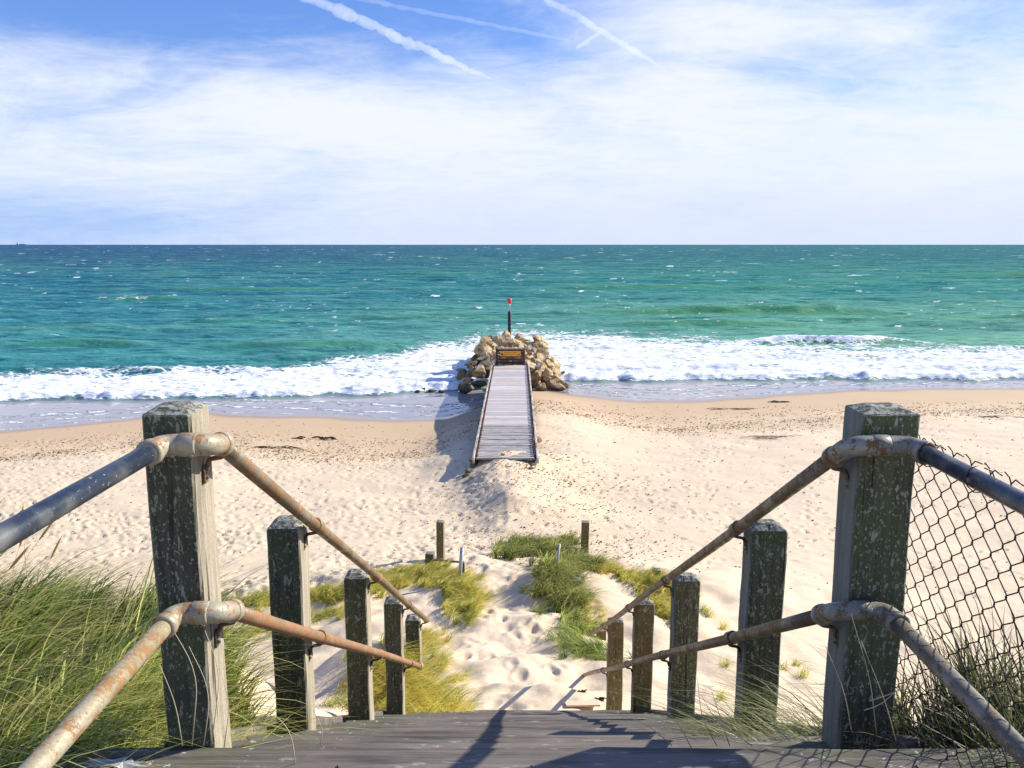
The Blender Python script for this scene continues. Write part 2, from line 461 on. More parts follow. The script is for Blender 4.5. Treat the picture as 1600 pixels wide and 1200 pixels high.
# whitecaps offshore
capm = 0
for (lx_, ly_, a_, b_, sd, thr) in ((1.7, .8, 60, 130, 141, .64), (3.2, 1.9, 90, 260, 151, .64), (6.5, 5, 170, 520, 161, .64), (13, 14, 380, 1600, 171, .64), (30, 50, 1000, 6000, 181, .66)):
    wc = fbm(SX / lx_, SY / ly_, 3, sd)
    gate = sstep(pnoise(SX / (lx_ * 5) + 3.7, SY / (ly_ * 7) + 1.3, sd + 8), -.02, .35)
    capm = np.maximum(capm, sstep(wc, thr, thr + .22) * gate * sstep(SY, a_, a_ * 1.3) * (1 - sstep(SY, b_ * .8, b_)))
F = F + capm * .82 + crestfoam
film = (1 - sstep(SY - yF, -0.6, 0.9))
Z = Z * (1 - film) + 0.004 * film
sidx = np.arange(len(rs) * NCs).reshape(len(rs), NCs)
sq = np.stack([sidx[:-1, :-1], sidx[:-1, 1:], sidx[1:, 1:], sidx[1:, :-1]], -1).reshape(-1, 4)
sea_me = mesh_np('sea', np.stack([SX, SY, Z], -1).reshape(-1, 3), sq, attrs={'foam': np.clip(F, 0, 1.6), 'film': film, 'crest': np.clip(green, 0, 1), 'hgt': Z})
m, N, out = new_mat('sea_water')
P = N.add('ShaderNodeTexCoord').outputs['Object']
sp = N.add('ShaderNodeSeparateXYZ', {0: P})
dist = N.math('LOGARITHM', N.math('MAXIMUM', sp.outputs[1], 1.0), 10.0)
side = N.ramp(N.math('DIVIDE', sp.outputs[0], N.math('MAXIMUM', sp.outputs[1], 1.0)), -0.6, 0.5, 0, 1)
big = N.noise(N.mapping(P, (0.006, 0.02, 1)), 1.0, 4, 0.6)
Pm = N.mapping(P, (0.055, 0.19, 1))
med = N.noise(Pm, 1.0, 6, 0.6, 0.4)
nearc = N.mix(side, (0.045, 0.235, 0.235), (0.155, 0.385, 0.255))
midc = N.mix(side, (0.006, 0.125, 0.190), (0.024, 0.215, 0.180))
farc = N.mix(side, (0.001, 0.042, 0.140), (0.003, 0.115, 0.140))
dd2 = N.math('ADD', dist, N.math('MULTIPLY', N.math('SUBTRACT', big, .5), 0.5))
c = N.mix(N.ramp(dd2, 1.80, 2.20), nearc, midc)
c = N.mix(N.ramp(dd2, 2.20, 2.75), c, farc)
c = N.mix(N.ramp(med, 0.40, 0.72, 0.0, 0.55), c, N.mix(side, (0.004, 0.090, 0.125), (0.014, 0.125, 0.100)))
c = N.mix(N.ramp(med, 0.50, 0.30, 0.0, 0.42), c, N.mix(side, (0.09, 0.33, 0.27), (0.20, 0.42, 0.24)))
chop = N.noise(N.mapping(P, (0.35, 1.3, 1)), 1.0, 7, 0.7, 0.6)  # wavelets' light and dark sides painted into the water colour
c = N.mix(N.ramp(chop, 0.50, 0.64, 0.0, 0.75), c, N.mix(side, (0.002, 0.065, 0.11), (0.012, 0.10, 0.09)))
c = N.mix(N.ramp(chop, 0.48, 0.34, 0.0, 0.42), c, (0.22, 0.46, 0.44))
chopf = N.noise(N.mapping(P, (0.09, 0.35, 1)), 1.0, 8, 0.72, 0.6)  # same painted light and dark wave sides, coarser for the far sea
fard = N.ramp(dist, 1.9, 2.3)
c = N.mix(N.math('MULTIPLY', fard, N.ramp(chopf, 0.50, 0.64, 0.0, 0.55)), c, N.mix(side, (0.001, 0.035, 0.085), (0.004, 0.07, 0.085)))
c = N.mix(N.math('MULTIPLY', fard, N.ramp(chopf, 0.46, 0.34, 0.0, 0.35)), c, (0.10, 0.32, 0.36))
c = N.mix(N.math('MULTIPLY', N.attr('crest'), 0.85), c, N.mix(side, (0.030, 0.19, 0.12), (0.075, 0.245, 0.085)))  # wave faces: shading and translucency painted in as darker green
c = N.mix(N.ramp(N.attr('hgt'), 0.18, 0.55, 0.0, 0.35), c, (0.10, 0.30, 0.17))
# foam breakup
f1 = N.noise(N.mapping(P, (1.0, 2.1, 1)), 1.1, 8, 0.68, 0.6)
v1 = N.add('ShaderNodeTexVoronoi', {'Vector': N.mapping(P, (1.0, 1.9, 1)), 'Scale': 1.7, 'Randomness': 1.0}, feature='DISTANCE_TO_EDGE').outputs['Distance']
lace = N.ramp(v1, 0.0, 0.30, 0.30, -0.12)
ff = N.math('ADD', N.math('ADD', N.attr('foam'), N.math('MULTIPLY', N.math('SUBTRACT', f1, 0.5), 1.7)), lace)
foam = N.ramp(ff, 0.42, 0.78)
fc = N.mix(N.ramp(N.noise(N.mapping(P, (.5, 2.4, 1)), 1.5, 8, 0.72, .8), 0.42, 0.56), (0.60, 0.66, 0.70), (0.93, 0.94, 0.94))  # grey streaks paint the shading lines across the white foam
c = N.mix(foam, c, fc)
filmc = N.mix(N.noise(N.mapping(P, (.3, 1.0, 1)), 1.0, 4, .6), (0.27, 0.235, 0.225), (0.42, 0.385, 0.37))
rim = N.ramp(N.noise(N.mapping(P, (.8, 1.6, 1)), 1.4, 6, .7, .8), .60, .68, 0, .7)
filmc = N.mix(rim, filmc, (0.80, 0.80, 0.82))
c = N.mix(N.math('MULTIPLY', N.attr('film'), N.math('SUBTRACT', 1.0, foam)), c, filmc)
rgh = N.mix(foam, (0.22, 0.22, 0.22), (0.8, 0.8, 0.8))
rgh = N.mix(N.attr('film'), rgh, (0.06, 0.06, 0.06))
b1 = N.noise(N.mapping(P, (0.9, 2.2, 1)), 1.3, 8, 0.62, 0.5)
b2 = N.noise(N.mapping(P, (0.12, 0.35, 1)), 1.0, 8, 0.65, 0.5)
bh = N.math('ADD', N.math('MULTIPLY', b1, 0.20), N.math('MULTIPLY', N.math('MULTIPLY', b2, N.ramp(dist, 1.9, 2.8, 0.15, 1.0)), 1.3))
bh = N.math('MULTIPLY', bh, N.math('SUBTRACT', 1.0, N.math('MULTIPLY', N.attr('film'), 0.985)))
bh = N.math('ADD', bh, N.math('MULTIPLY', foam, 0.10))
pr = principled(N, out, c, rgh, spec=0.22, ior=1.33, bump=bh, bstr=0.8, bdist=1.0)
pr.inputs['Specular IOR Level'].default_value = 0.75
bmp = pr.inputs['Normal'].links[0].from_node
dif = N.add('ShaderNodeBsdfDiffuse', {'Color': c, 'Normal': bmp.outputs[0]})
glo = N.add('ShaderNodeBsdfGlossy', {'Color': (1, 1, 1, 1), 'Roughness': 0.20, 'Normal': bmp.outputs[0]})
fr_ = N.add('ShaderNodeFresnel', {'IOR': 1.33, 'Normal': bmp.outputs[0]}).outputs[0]
gf = N.math('MULTIPLY', N.ramp(fr_, 0.0, 0.45, 0.015, 0.085, False), N.math('SUBTRACT', 1.0, N.math('MULTIPLY', foam, .85)))
mx = N.add('ShaderNodeMixShader', {0: gf, 1: dif.outputs[0], 2: glo.outputs[0]})
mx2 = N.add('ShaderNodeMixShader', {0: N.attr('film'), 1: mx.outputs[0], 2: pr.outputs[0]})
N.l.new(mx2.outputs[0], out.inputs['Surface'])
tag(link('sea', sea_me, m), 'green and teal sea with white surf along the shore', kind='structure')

# ------------------------------------------------------------------ materials for wood and metal
def post_material(name, bare, algae, lichen, lich_amt=0.5):
    m, N, out = new_mat(name)
    tcn = N.add('ShaderNodeTexCoord'); P = tcn.outputs['Object']
    rnd = N.add('ShaderNodeObjectInfo').outputs['Random']
    Pv = N.add('ShaderNodeVectorMath', {0: P, 1: N.add('ShaderNodeCombineXYZ', {0: N.math('MULTIPLY', rnd, 13.0), 1: N.math('MULTIPLY', rnd, 7.0), 2: N.math('MULTIPLY', rnd, 5.0)}).outputs[0]}, operation='ADD').outputs[0]
    grain = N.noise(N.mapping(Pv, (60, 60, 2.2)), 1.0, 6, 0.7, 0.3)
    broad = N.noise(Pv, 5.0, 4, 0.6)
    wood = N.mix(N.ramp(grain, .3, .7), tuple(v * 0.62 for v in bare), bare)
    wood = N.mix(N.ramp(broad, .45, .7, 0, .5), wood, tuple(v * f for v, f in zip(bare, (.75, .8, .62))))
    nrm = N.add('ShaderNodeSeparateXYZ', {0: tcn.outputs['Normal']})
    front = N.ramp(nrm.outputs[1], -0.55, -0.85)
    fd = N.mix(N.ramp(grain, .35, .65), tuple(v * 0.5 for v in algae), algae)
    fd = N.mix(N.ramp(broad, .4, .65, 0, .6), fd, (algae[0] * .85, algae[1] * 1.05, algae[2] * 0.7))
    s1 = N.noise(N.mapping(Pv, (1, 1, .62)), 125.0, 3, .6, .4); s2 = N.noise(N.mapping(Pv, (1, 1, .45)), 42.0, 4, .65, .6)
    spots = N.math('MAXIMUM', N.ramp(s1, .575, .64), N.ramp(s2, .585, .63))
    zc = N.add('ShaderNodeSeparateXYZ', {0: P}).outputs[2]
    msk = N.ramp(N.math('ADD', N.noise(Pv, 9.0, 3, .6), N.ramp(zc, 0.05, 0.75, -0.14, 0.10, False)), 0.56 - lich_amt * .16, 0.66 - lich_amt * .12)
    lm = N.math('MULTIPLY', spots, msk)
    lc = N.mix(N.noise(Pv, 40, 2, .5), tuple(v * .7 for v in lichen), lichen)
    fd = N.mix(N.math('MULTIPLY', lm, .85), fd, lc)
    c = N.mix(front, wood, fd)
    top = N.ramp(nrm.outputs[2], .55, .8)
    tcx = N.mix(N.ramp(N.noise(Pv, 55, 5, .7), .42, .6), (.07, .075, .05), (.36, .36, .31))
    c = N.mix(top, c, tcx)
    stain = N.ramp(N.noise(N.mapping(Pv, (9, 9, 1.6)), 1.0, 5, .65), .52, .66, 0, .55)
    c = N.mix(N.math('MULTIPLY', stain, N.math('SUBTRACT', 1.0, front)), c, tuple(v * .42 for v in bare))
    crack = N.ramp(N.noise(N.mapping(Pv, (26, 26, .9)), 1.0, 3, .5, .2), .345, .30)
    c = N.mix(N.math('MULTIPLY', crack, .8), c, (.012, .012, .01))
    bh = N.math('ADD', N.math('SUBTRACT', N.math('MULTIPLY', grain, .5), N.math('MULTIPLY', crack, 1.2)), N.math('MULTIPLY', lm, .3))
    principled(N, out, c, 0.85, spec=0.25, bump=bh, bstr=0.7, bdist=0.006)
    return m
M_postL = post_material('weathered_post_wood', (.42, .37, .275), (.088, .090, .064), (.33, .345, .265), 1.05)
M_postR = post_material('lichen_post_wood', (.20, .22, .20), (.115, .118, .070), (.40, .42, .33), 1.5)
M_postB = post_material('brown_post_wood', (.22, .19, .13), (.14, .11, .055), (.36, .34, .22), .35)

def pipe_material(name, base, rust, rust_amt, metal=.35, under=(.16, .10, .04), rough=.42):
    m, N, out = new_mat(name)
    P = N.add('ShaderNodeTexCoord').outputs['Object']
    n1 = N.noise(P, 16.0, 8, .72, .4); n2 = N.noise(P, 75.0, 6, .75); n3 = N.noise(N.mapping(P, (3, 3, 3)), 2.0, 3, .5)
    c = N.mix(N.ramp(n2, .35, .7), tuple(v * .6 for v in base), base)
    c = N.mix(N.ramp(n3, .45, .65, 0, .35), c, (.42, .41, .34))
    rm = N.ramp(N.math('ADD', n1, N.math('MULTIPLY', N.math('SUBTRACT', n2, .5), .9)), .67 - rust_amt * .30, .73 - rust_amt * .28)
    rc = N.mix(N.ramp(n2, .3, .7), under, rust)
    c = N.mix(rm, c, rc)
    speck = N.ramp(N.noise(P, 140, 3, .6), .66, .72)
    c = N.mix(N.math('MULTIPLY', speck, .6), c, (.55, .55, .5))
    principled(N, out, c, N.mix(rm, (rough,) * 3, (.8,) * 3), metal=N.ramp(rm, 0, 1, metal, 0.0), spec=.45, bump=N.math('ADD', n2, N.math('MULTIPLY', rm, .4)), bstr=.35, bdist=.003)
    return m
M_blue = pipe_material('blue_painted_pipe', (.022, .034, .060), (.20, .17, .12), .12, .10, rough=.33)
M_gal = pipe_material('galvanised_fitting', (.44, .39, .27), (.32, .15, .05), .50, .05, rough=.42)
M_galR = pipe_material('grey_fitting', (.27, .265, .225), (.15, .095, .05), .55, .15, rough=.42)
M_rust = pipe_material('rusty_pipe', (.20, .165, .10), (.30, .13, .045), .62, .15)
M_orange = pipe_material('orange_rust_pipe', (.27, .21, .12), (.33, .145, .055), .72, .12, (.28, .13, .055))
M_cream = pipe_material('cream_rusty_pipe', (.44, .385, .25), (.31, .165, .065), .58, .12, rough=.5)
M_brownp = pipe_material('brown_weathered_pipe', (.135, .11, .07), (.15, .085, .045), .6, .15)
M_greyp = pipe_material('grey_weathered_pipe', (.17, .155, .12), (.13, .085, .05), .5, .15)
M_iron = pipe_material('dark_iron', (.10, .09, .08), (.20, .10, .05), .6, .4)

# ------------------------------------------------------------------ posts
def post_mesh(w, dp, h, pyr=0.022, seed=0, ch=0.006, slope=0.0):
    bm = bmesh.new()
    r = random.Random(seed)
    nz_ = max(4, int(h / 0.06))
    def ring(z, sx, sy, ox=0, oy=0):
        hx, hy = w / 2 * sx, dp / 2 * sy
        pts = [(-hx + ch, -hy), (0, -hy), (hx - ch, -hy), (hx, -hy + ch), (hx, 0), (hx, hy - ch), (hx - ch, hy), (0, hy), (-hx + ch, hy), (-hx, hy - ch), (-hx, 0), (-hx, -hy + ch)]
        return [bm.verts.new((x + ox + r.uniform(-.0008, .0008), y + oy + r.uniform(-.0008, .0008), z + slope * y)) for x, y in pts]
    rings = []
    for k in range(nz_ + 1):
        z = h * k / nz_
        rings.append(ring(z, 1, 1, 0.0015 * math.sin(k * .7 + seed), 0.0012 * math.cos(k * .5 + seed)))
    rings.append(ring(h + pyr * .25, .95, .95)); rings.append(ring(h + pyr, .5, .5))
    for a, b in zip(rings, rings[1:]):
        for k in range(12): bm.faces.new((a[k], a[(k + 1) % 12], b[(k + 1) % 12], b[k]))
    bm.faces.new(rings[-1]); bm.faces.new(rings[0][::-1])
    return bm_mesh('post', bm)

XL, XR = -0.80, 0.97
# rail axis below the eye at y = 2.2, upper and lower, left and right
RH = {'L': (0.625, 1.085), 'R': (0.591, 1.073)}
def rail_z(y, up, side='R'): return CAM_Z - (RH[side][0 if up else 1] + 0.6025 * (y - 2.2))
def stair_z(y): return CAM_Z - (1.33 + 0.605 * (y - 1.95))

def strap(parent, x, y, z, sx):
    """flat iron saddle screwed to the post's inner face, cupping the pipe"""
    bm = bmesh.new()
    px_ = x + sx * 0.052
    pts = round_path([(x, y, z - .075), (x + sx * .010, y, z - .060), (x + sx * .014, y, z - .036), (px_, y, z - .030), (px_, y, z - .02)], .012, 4)
    add_tube(bm, pts, .0065, 8)
    add_box(bm, (x + sx * .003, y, z - .075), (.006, .022, .05), .002)
    bmesh.ops.create_icosphere(bm, subdivisions=1, radius=.006, matrix=Matrix.Translation((x + sx * .008, y, z - .085)))
    return link('bracket', bm_mesh('bracket', bm), M_iron, parent)

def build_handrail(side):
    left = side == 'L'
    sx = 1 if left else -1                 # towards the middle of the stairs
    X = XL if left else XR
    root = empty('handrail', (X, 1.95 if left else 2.16, stair_z(1.95)))
    ro = Vector(root.location)
    M = M_postL if left else M_postR
    if left:
        ys = [1.95, 2.85, 4.10, 5.37, 6.45]; tops = [.405, 1.025, 1.775, 2.52, 3.185]; w, dp = .124, .125
    else:
        ys = [2.16, 3.08, 4.48, 5.86, 7.42]; tops = [.450, 1.12, 1.955, 2.76, 3.69]; w, dp = .150, .115
    for i, (y, t) in enumerate(zip(ys, tops)):
        ww = w if not (not left and i == 0) else .166
        topz = CAM_Z - t
        zbot = float(terrain(X, y)) - .5
        h = topz - zbot - (.03 if i else .014)
        me = post_mesh(ww, dp, h, .030 if i else .016, seed=i * 3 + (0 if left else 50), slope=(.0 if i else (.06 if left else .05)))
        px_ = X - sx * ww / 2
        o = link('post', me, M, root, Vector((px_, y + dp / 2, zbot)) - ro)
        if not left and i >= 3: me.materials.clear(); me.materials.append(M_postB)
        o.rotation_euler = (random.uniform(-.004, .004), random.uniform(-.004, .004), (R(3) if (not left and i == 0) else random.uniform(-.02, .02)))
        o['label'] = ('tallest-looking nearest post with both elbow fittings' if i == 0 else 'square lichened post down the stair flight')
    Xp = X + sx * .05
    yf = ys[0] - .045
    # landing rails, elbows, stair rails
    for up in (True, False):
        r = .0218
        zc = rail_z(yf, up, side)
        if left: zc = CAM_Z - (.484 if up else .925)
        xo = (-.855 if left else (1.085 if up else 1.055))
        xe = (-.86 if left else (1.06 if up else .985))
        ylast = (6.57 if up else 6.0) if left else (8.6 if up else 9.75)
        pm = (M_blue if up else (M_cream if left else M_greyp))
        bm = bmesh.new()
        add_tube(bm, [(xe + (xo - xe) * k / 8, -1.2 + (yf - .065 + 1.2) * k / 8, zc) for k in range(9)], .0228, 20)
        me = bm_mesh('landing_pipe', bm); o = link('landing_pipe', me, pm, root); me.transform(Matrix.Translation(-ro))
        o['label'] = 'blue painted upper pipe towards the landing' if up else 'rusty lower pipe towards the landing'
        # stair pipe
        bm = bmesh.new()
        n = 24
        pts = []
        for k in range(n + 1):
            y = yf + .11 + (ylast - yf - .11) * k / n
            xx = Xp + .004 * math.sin(y * 2.1)
            pts.append((xx, y, rail_z(y, up, side) + .003 * math.sin(y * 1.7)))
        add_tube(bm, pts, r, 18)
        me = bm_mesh('stair_pipe', bm); me.transform(Matrix.Translation(-ro))
        mt = (M_rust if up else M_orange) if left else M_brownp
        link('stair_pipe', me, mt, root)
        # elbow pair wrapping the post front
        bm = bmesh.new()
        yd = yf + .10
        path = round_path([(xo, yf - .075, zc), (xo, yf, zc), (Xp, yf, zc), (Xp, yd, rail_z(yd, up, side))], .050, 8)
        add_tube(bm, path, .0275, 20)
        for q in (path[0], path[-1]):
            q2 = Vector(path[1]) if q is path[0] else Vector(path[-2])
            d = (Vector(q) - q2).normalized()
            add_tube(bm, [Vector(q) - d * .016, Vector(q) - d * .012, Vector(q) + d * .008, Vector(q) + d * .011], [.0280, .0318, .0318, .0265], 20)
        mid = (Vector((xo, yf, zc)) + Vector((Xp, yf, zc))) / 2
        jx = mid.x + (.01 if left else .0)
        add_tube(bm, [(jx - .022, yf, zc), (jx - .019, yf, zc), (jx + .019, yf, zc), (jx + .022, yf, zc)], [.0278, .0298, .0298, .0278], 20)
        for q_ in (.28, .72):
            sxp = xo + (Xp - xo) * q_
            add_tube(bm, [(sxp, yf - .020, zc - .020), (sxp, yf - .024, zc - .024)], .0050, 8)
        me = bm_mesh('elbow_fitting', bm); me.transform(Matrix.Translation(-ro))
        link('elbow_fitting', me, M_gal if left else M_galR, root)
        for i, y in enumerate(ys):
            if y > ylast + .1: continue
            zr = rail_z(y + dp * .5, up, side)
            b = strap(root, X, y + dp * .45, zr, sx); b.data.transform(Matrix.Translation(-ro))
            if i:
                bm = bmesh.new()
                yc = y + dp * .5 + (.02 if left else -.02)
                c0 = Vector((Xp, yc, rail_z(yc, up, side))); d = Vector((0, 1, -.6025)).normalized()
                add_tube(bm, [c0 + d * a for a in (-.032, -.028, -.020, .020, .028, .032)], [.0225, .0280, .0262, .0262, .0280, .0225], 18)
                me = bm_mesh('coupling', bm); me.transform(Matrix.Translation(-ro))
                link('coupling', me, M_orange if left else M_brownp, root)
        if left and not up:
            bm = bmesh.new(); c0 = Vector((Xp, ylast, rail_z(ylast, up, side))); d = Vector((0, 1, -.6025)).normalized()
            add_tube(bm, [c0 - d * .06, c0 - d * .055, c0 + d * .05, c0 + d * .06], [.026, .0285, .0285, .02], 16)
            me = bm_mesh('end_cap', bm); me.transform(Matrix.Translation(-ro)); link('end_cap', me, M_gal, root)
    return root
hl = build_handrail('L')
tag(hl, 'handrail left of the stairs, dark posts with bleached inner sides and rusty orange pipes', 'handrail')
hr = build_handrail('R')
tag(hr, 'handrail right of the stairs by the wire fence, lichen speckled posts and brown pipes', 'handrail')

# ------------------------------------------------------------------ staircase
m, N, out = new_mat('weathered_tread_wood')
P = N.add('ShaderNodeTexCoord').outputs['Object']
rnd = N.add('ShaderNodeObjectInfo').outputs['Random']
Pv = N.add('ShaderNodeVectorMath', {0: P, 1: N.add('ShaderNodeCombineXYZ', {0: N.math('MULTIPLY', rnd, 31.0), 1: rnd, 2: rnd}).outputs[0]}, operation='ADD').outputs[0]
g = N.noise(N.mapping(Pv, (1.6, 60, 60)), 1.0, 8, .7, .4)
bz = N.noise(N.mapping(Pv, (2, 7, 5)), 1.0, 5, .6)
c = N.mix(N.ramp(g, .3, .7), (.050, .044, .040), (.190, .166, .140))
c = N.mix(N.ramp(bz, .42, .65, 0, .6), c, (.235, .20, .165))
c = N.mix(N.ramp(N.noise(N.mapping(Pv, (6, 30, 30)), 1.0, 6, .7), .60, .66, 0, .6), c, (.40, .38, .36))
ex = N.math('ABSOLUTE', N.add('ShaderNodeSeparateXYZ', {0: P}).outputs[0])
edge = N.math('MULTIPLY', N.ramp(ex, .45, .95), N.ramp(N.noise(Pv, 6, 4, .6), .35, .6))
c = N.mix(N.math('MULTIPLY', edge, .55), c, (.10, .12, .05))
lich = N.math('MULTIPLY', N.ramp(ex, .5, .9), N.ramp(N.noise(Pv, 28, 5, .7), .60, .66))
c = N.mix(lich, c, (.45, .47, .40))
sandm = N.ramp(N.noise(N.mapping(Pv, (3, 9, 9)), 1.0, 6, .7), .66, .72, 0, .7)
c = N.mix(sandm, c, (.55, .44, .33))
crk = N.ramp(N.noise(N.mapping(Pv, (.9, 42, 42)), 1.0, 3, .5), .30, .26)
c = N.mix(crk, c, (.015, .015, .015))
principled(N, out, c, .75, spec=.35, bump=N.math('SUBTRACT', g, crk), bstr=.7, bdist=.006)
M_tread = m
stair = empty('staircase', (0, 1.95, stair_z(1.95)))
so = Vector(stair.location)
def plank(name, c, s, parent, mat, lab=None, seed=0):
    bm = bmesh.new()
    n = 24; r = random.Random(seed)
    hx, hy, hz_ = s[0] / 2, s[1] / 2, s[2] / 2
    e = .006
    sec = [(-hy, -hz_), (hy, -hz_), (hy, hz_ - e), (hy - e, hz_), (0, hz_), (-hy + e, hz_), (-hy, hz_ - e)]
    rings = []
    for k in range(n + 1):
        x = -hx + 2 * hx * k / n
        dz = .0022 * math.sin(k * .55 + seed) + r.uniform(-.0012, .0012); dyy = r.uniform(-.002, .002)
        rings.append([bm.verts.new((x, y + dyy, z + dz)) for y, z in sec])
    for a, b in zip(rings, rings[1:]):
        for k in range(7): bm.faces.new((a[k], a[(k + 1) % 7], b[(k + 1) % 7], b[k]))
    bm.faces.new(rings[0][::-1]); bm.faces.new(rings[-1])
    o = link(name, bm_mesh(name, bm), mat, parent, Vector(c) - so)
    if lab: o['label'] = lab
    return o
z0 = stair_z(1.95)
yb = 1.95
for k in range(9):
    wdt = .29 if k == 0 else .145
    plank('landing_board', (0.03 if k == 0 else 0, yb - wdt / 2, z0 - .03 + (0 if k == 0 else random.uniform(-.003, .003))), (2.62 if k == 0 else 2.5, wdt - .008, .06), stair, M_tread, 'wide dark front board of the landing' if k == 0 else None, seed=k)
    yb -= wdt
for k in range(1, 17):
    yn = 1.95 + .30 * k; zt = z0 - .1815 * k
    plank('tread', (.085 + random.uniform(-.008, .008), yn - .155, zt - .025), (2.02, .31, .05), stair, M_tread, seed=30 + k)
    plank('riser', (.085, yn - .30, zt - .052 - .065), (1.96, .025, .13), stair, M_tread, seed=60 + k)
nails = bmesh.new()
for k in range(0, 9):
    yn = 1.95 - (.145 if k == 0 else .29 + .145 * (k - .5)); 
    for x in (-.93, -.45, .05, .55, 1.05):
        for d_ in (-.03, .03): bmesh.ops.create_icosphere(nails, subdivisions=1, radius=.0052, matrix=Matrix.Translation((x + random.uniform(-.01, .01), yn + d_ * (2 if k == 0 else 1), z0 - .0005)))
me = bm_mesh('nail_heads', nails); me.transform(Matrix.Translation(-so)); me.materials.append(M_iron)
o = link('nail_heads', me, None, stair); o['kind'] = 'stuff'
for x in (-.965, 1.135):
    bm = bmesh.new()
    L = 5.6
    rot = Matrix.Rotation(-math.atan(.605), 3, 'X')
    add_box(bm, (0, 0, 0), (.05, L, .26), .006, rot)
    yc = 2.0 + L / 2 * math.cos(math.atan(.605))
    link('stringer', bm_mesh('stringer', bm), M_tread, stair, Vector((x, yc, stair_z(yc) - .13)) - so)
tag(stair, 'weathered dark timber beach stairs descending from the landing', 'staircase')

# ------------------------------------------------------------------ chain link fence
m, N, out = new_mat('dark_wire')
principled(N, out, (.022, .024, .022), .45, metal=.3)
M_wire = m
fence = empty('chain_link_fence', (1.135, 1.5, 6.55))
bm = bmesh.new()
ps, pk = .040, .037                       # wire spacing and half a diamond's height
zt0, zb0 = 7.452, 6.42
y = 2.235; i = 0
def wxo(yy, zz): return 1.137 + .010 * math.sin(yy * 3.1 + zz * 2)
while y > .35:
    pts = []
    nk = int((zt0 - zb0) / pk)
    for k in range(nk + 1):
        s = (-1) ** (k + i)
        zz_ = zt0 - k * pk
        bow = .007 * math.sin(zz_ * 6 + y * 2)
        for a, dz, ox in ((.80, .0075, -.0016 * s), (1.06, .002, 0), (1.06, -.002, 0), (.80, -.0075, .0016 * s)):
            yy_ = y + s * (ps / 2) * a + bow
            pts.append((wxo(yy_, zz_) + ox, yy_, zz_ + dz))
    if i % 2 == 0:
        x0_, y0_, z0_ = pts[0]
        pts = [(x0_ + .006, y0_ - .034, z0_ + .004 + random.uniform(-.004, .01)), (x0_ + .002, y0_ - .010, z0_ + .012)] + pts
    else:
        x0_, y0_, z0_ = pts[0]
        pts = [(x0_ - .004, y0_ + .020, z0_ + .020), (x0_ - .001, y0_ + .006, z0_ + .012)] + pts
    add_tube(bm, pts, .0018, 5)
    y -= ps; i += 1
me = bm_mesh('wire_mesh', bm); me.transform(Matrix.Translation(-fence.location)); link('wire_mesh', me, M_wire, fence)
for yt in (2.0, 1.78, 1.45):
    bm = bmesh.new()
    a0 = rail_z(2.115, True)
    add_tube(bm, [(1.085 + .030 * math.sin(t) + .004, yt + .004 * t, a0 + .032 * math.cos(t)) for t in [k * .7 for k in range(10)]], .0016, 5)
    me = bm_mesh('tie_wire', bm); me.transform(Matrix.Translation(-fence.location)); link('tie_wire', me, M_wire, fence)
tag(fence, 'dark chain link fence behind the right landing rail', 'fence')

# ------------------------------------------------------------------ grass
def grass_material(name, dark, mid, light, straw, strawk=.5):
    m, N, out = new_mat(name)
    t = N.attr('along'); r = N.attr('tint')
    c = N.mix(N.ramp(r, 0, .5, 0, 1, False), dark, mid)
    c = N.mix(N.ramp(r, .5, 1, 0, 1, False), c, light)
    dry = N.math('MULTIPLY', N.ramp(t, .45, 1.0, 0, 1), N.ramp(N.attr('dry'), .2, .9))
    dry = N.math('ADD', N.math('MULTIPLY', dry, strawk), N.ramp(N.attr('dry'), .86, .95, 0, .9), clamp=True)
    c = N.mix(dry, c, straw)
    p = N.add('ShaderNodeBsdfPrincipled', {'Base Color': c, 'Roughness': .5, 'Specular IOR Level': .35})
    tr = N.add('ShaderNodeBsdfTranslucent', {'Color': c})
    mx = N.add('ShaderNodeMixShader', {0: .45, 1: p.outputs[0], 2: tr.outputs[0]})
    N.l.new(mx.outputs[0], out.inputs[0])
    return m
M_gr = grass_material('marram_grass', (.020, .055, .012), (.19, .30, .035), (.72, .76, .22), (.86, .64, .26), .85)  # tint ends also paint bright blade highlights and dark gaps
M_grG = grass_material('golden_marram_grass', (.12, .21, .03), (.46, .52, .075), (.80, .74, .20), (.88, .62, .18), .95)
M_grD = grass_material('shaded_marram_grass', (.012, .020, .009), (.050, .068, .022), (.36, .38, .15), (.55, .44, .22), .5)  # darker copy of the marram colours, shade painted into the blades

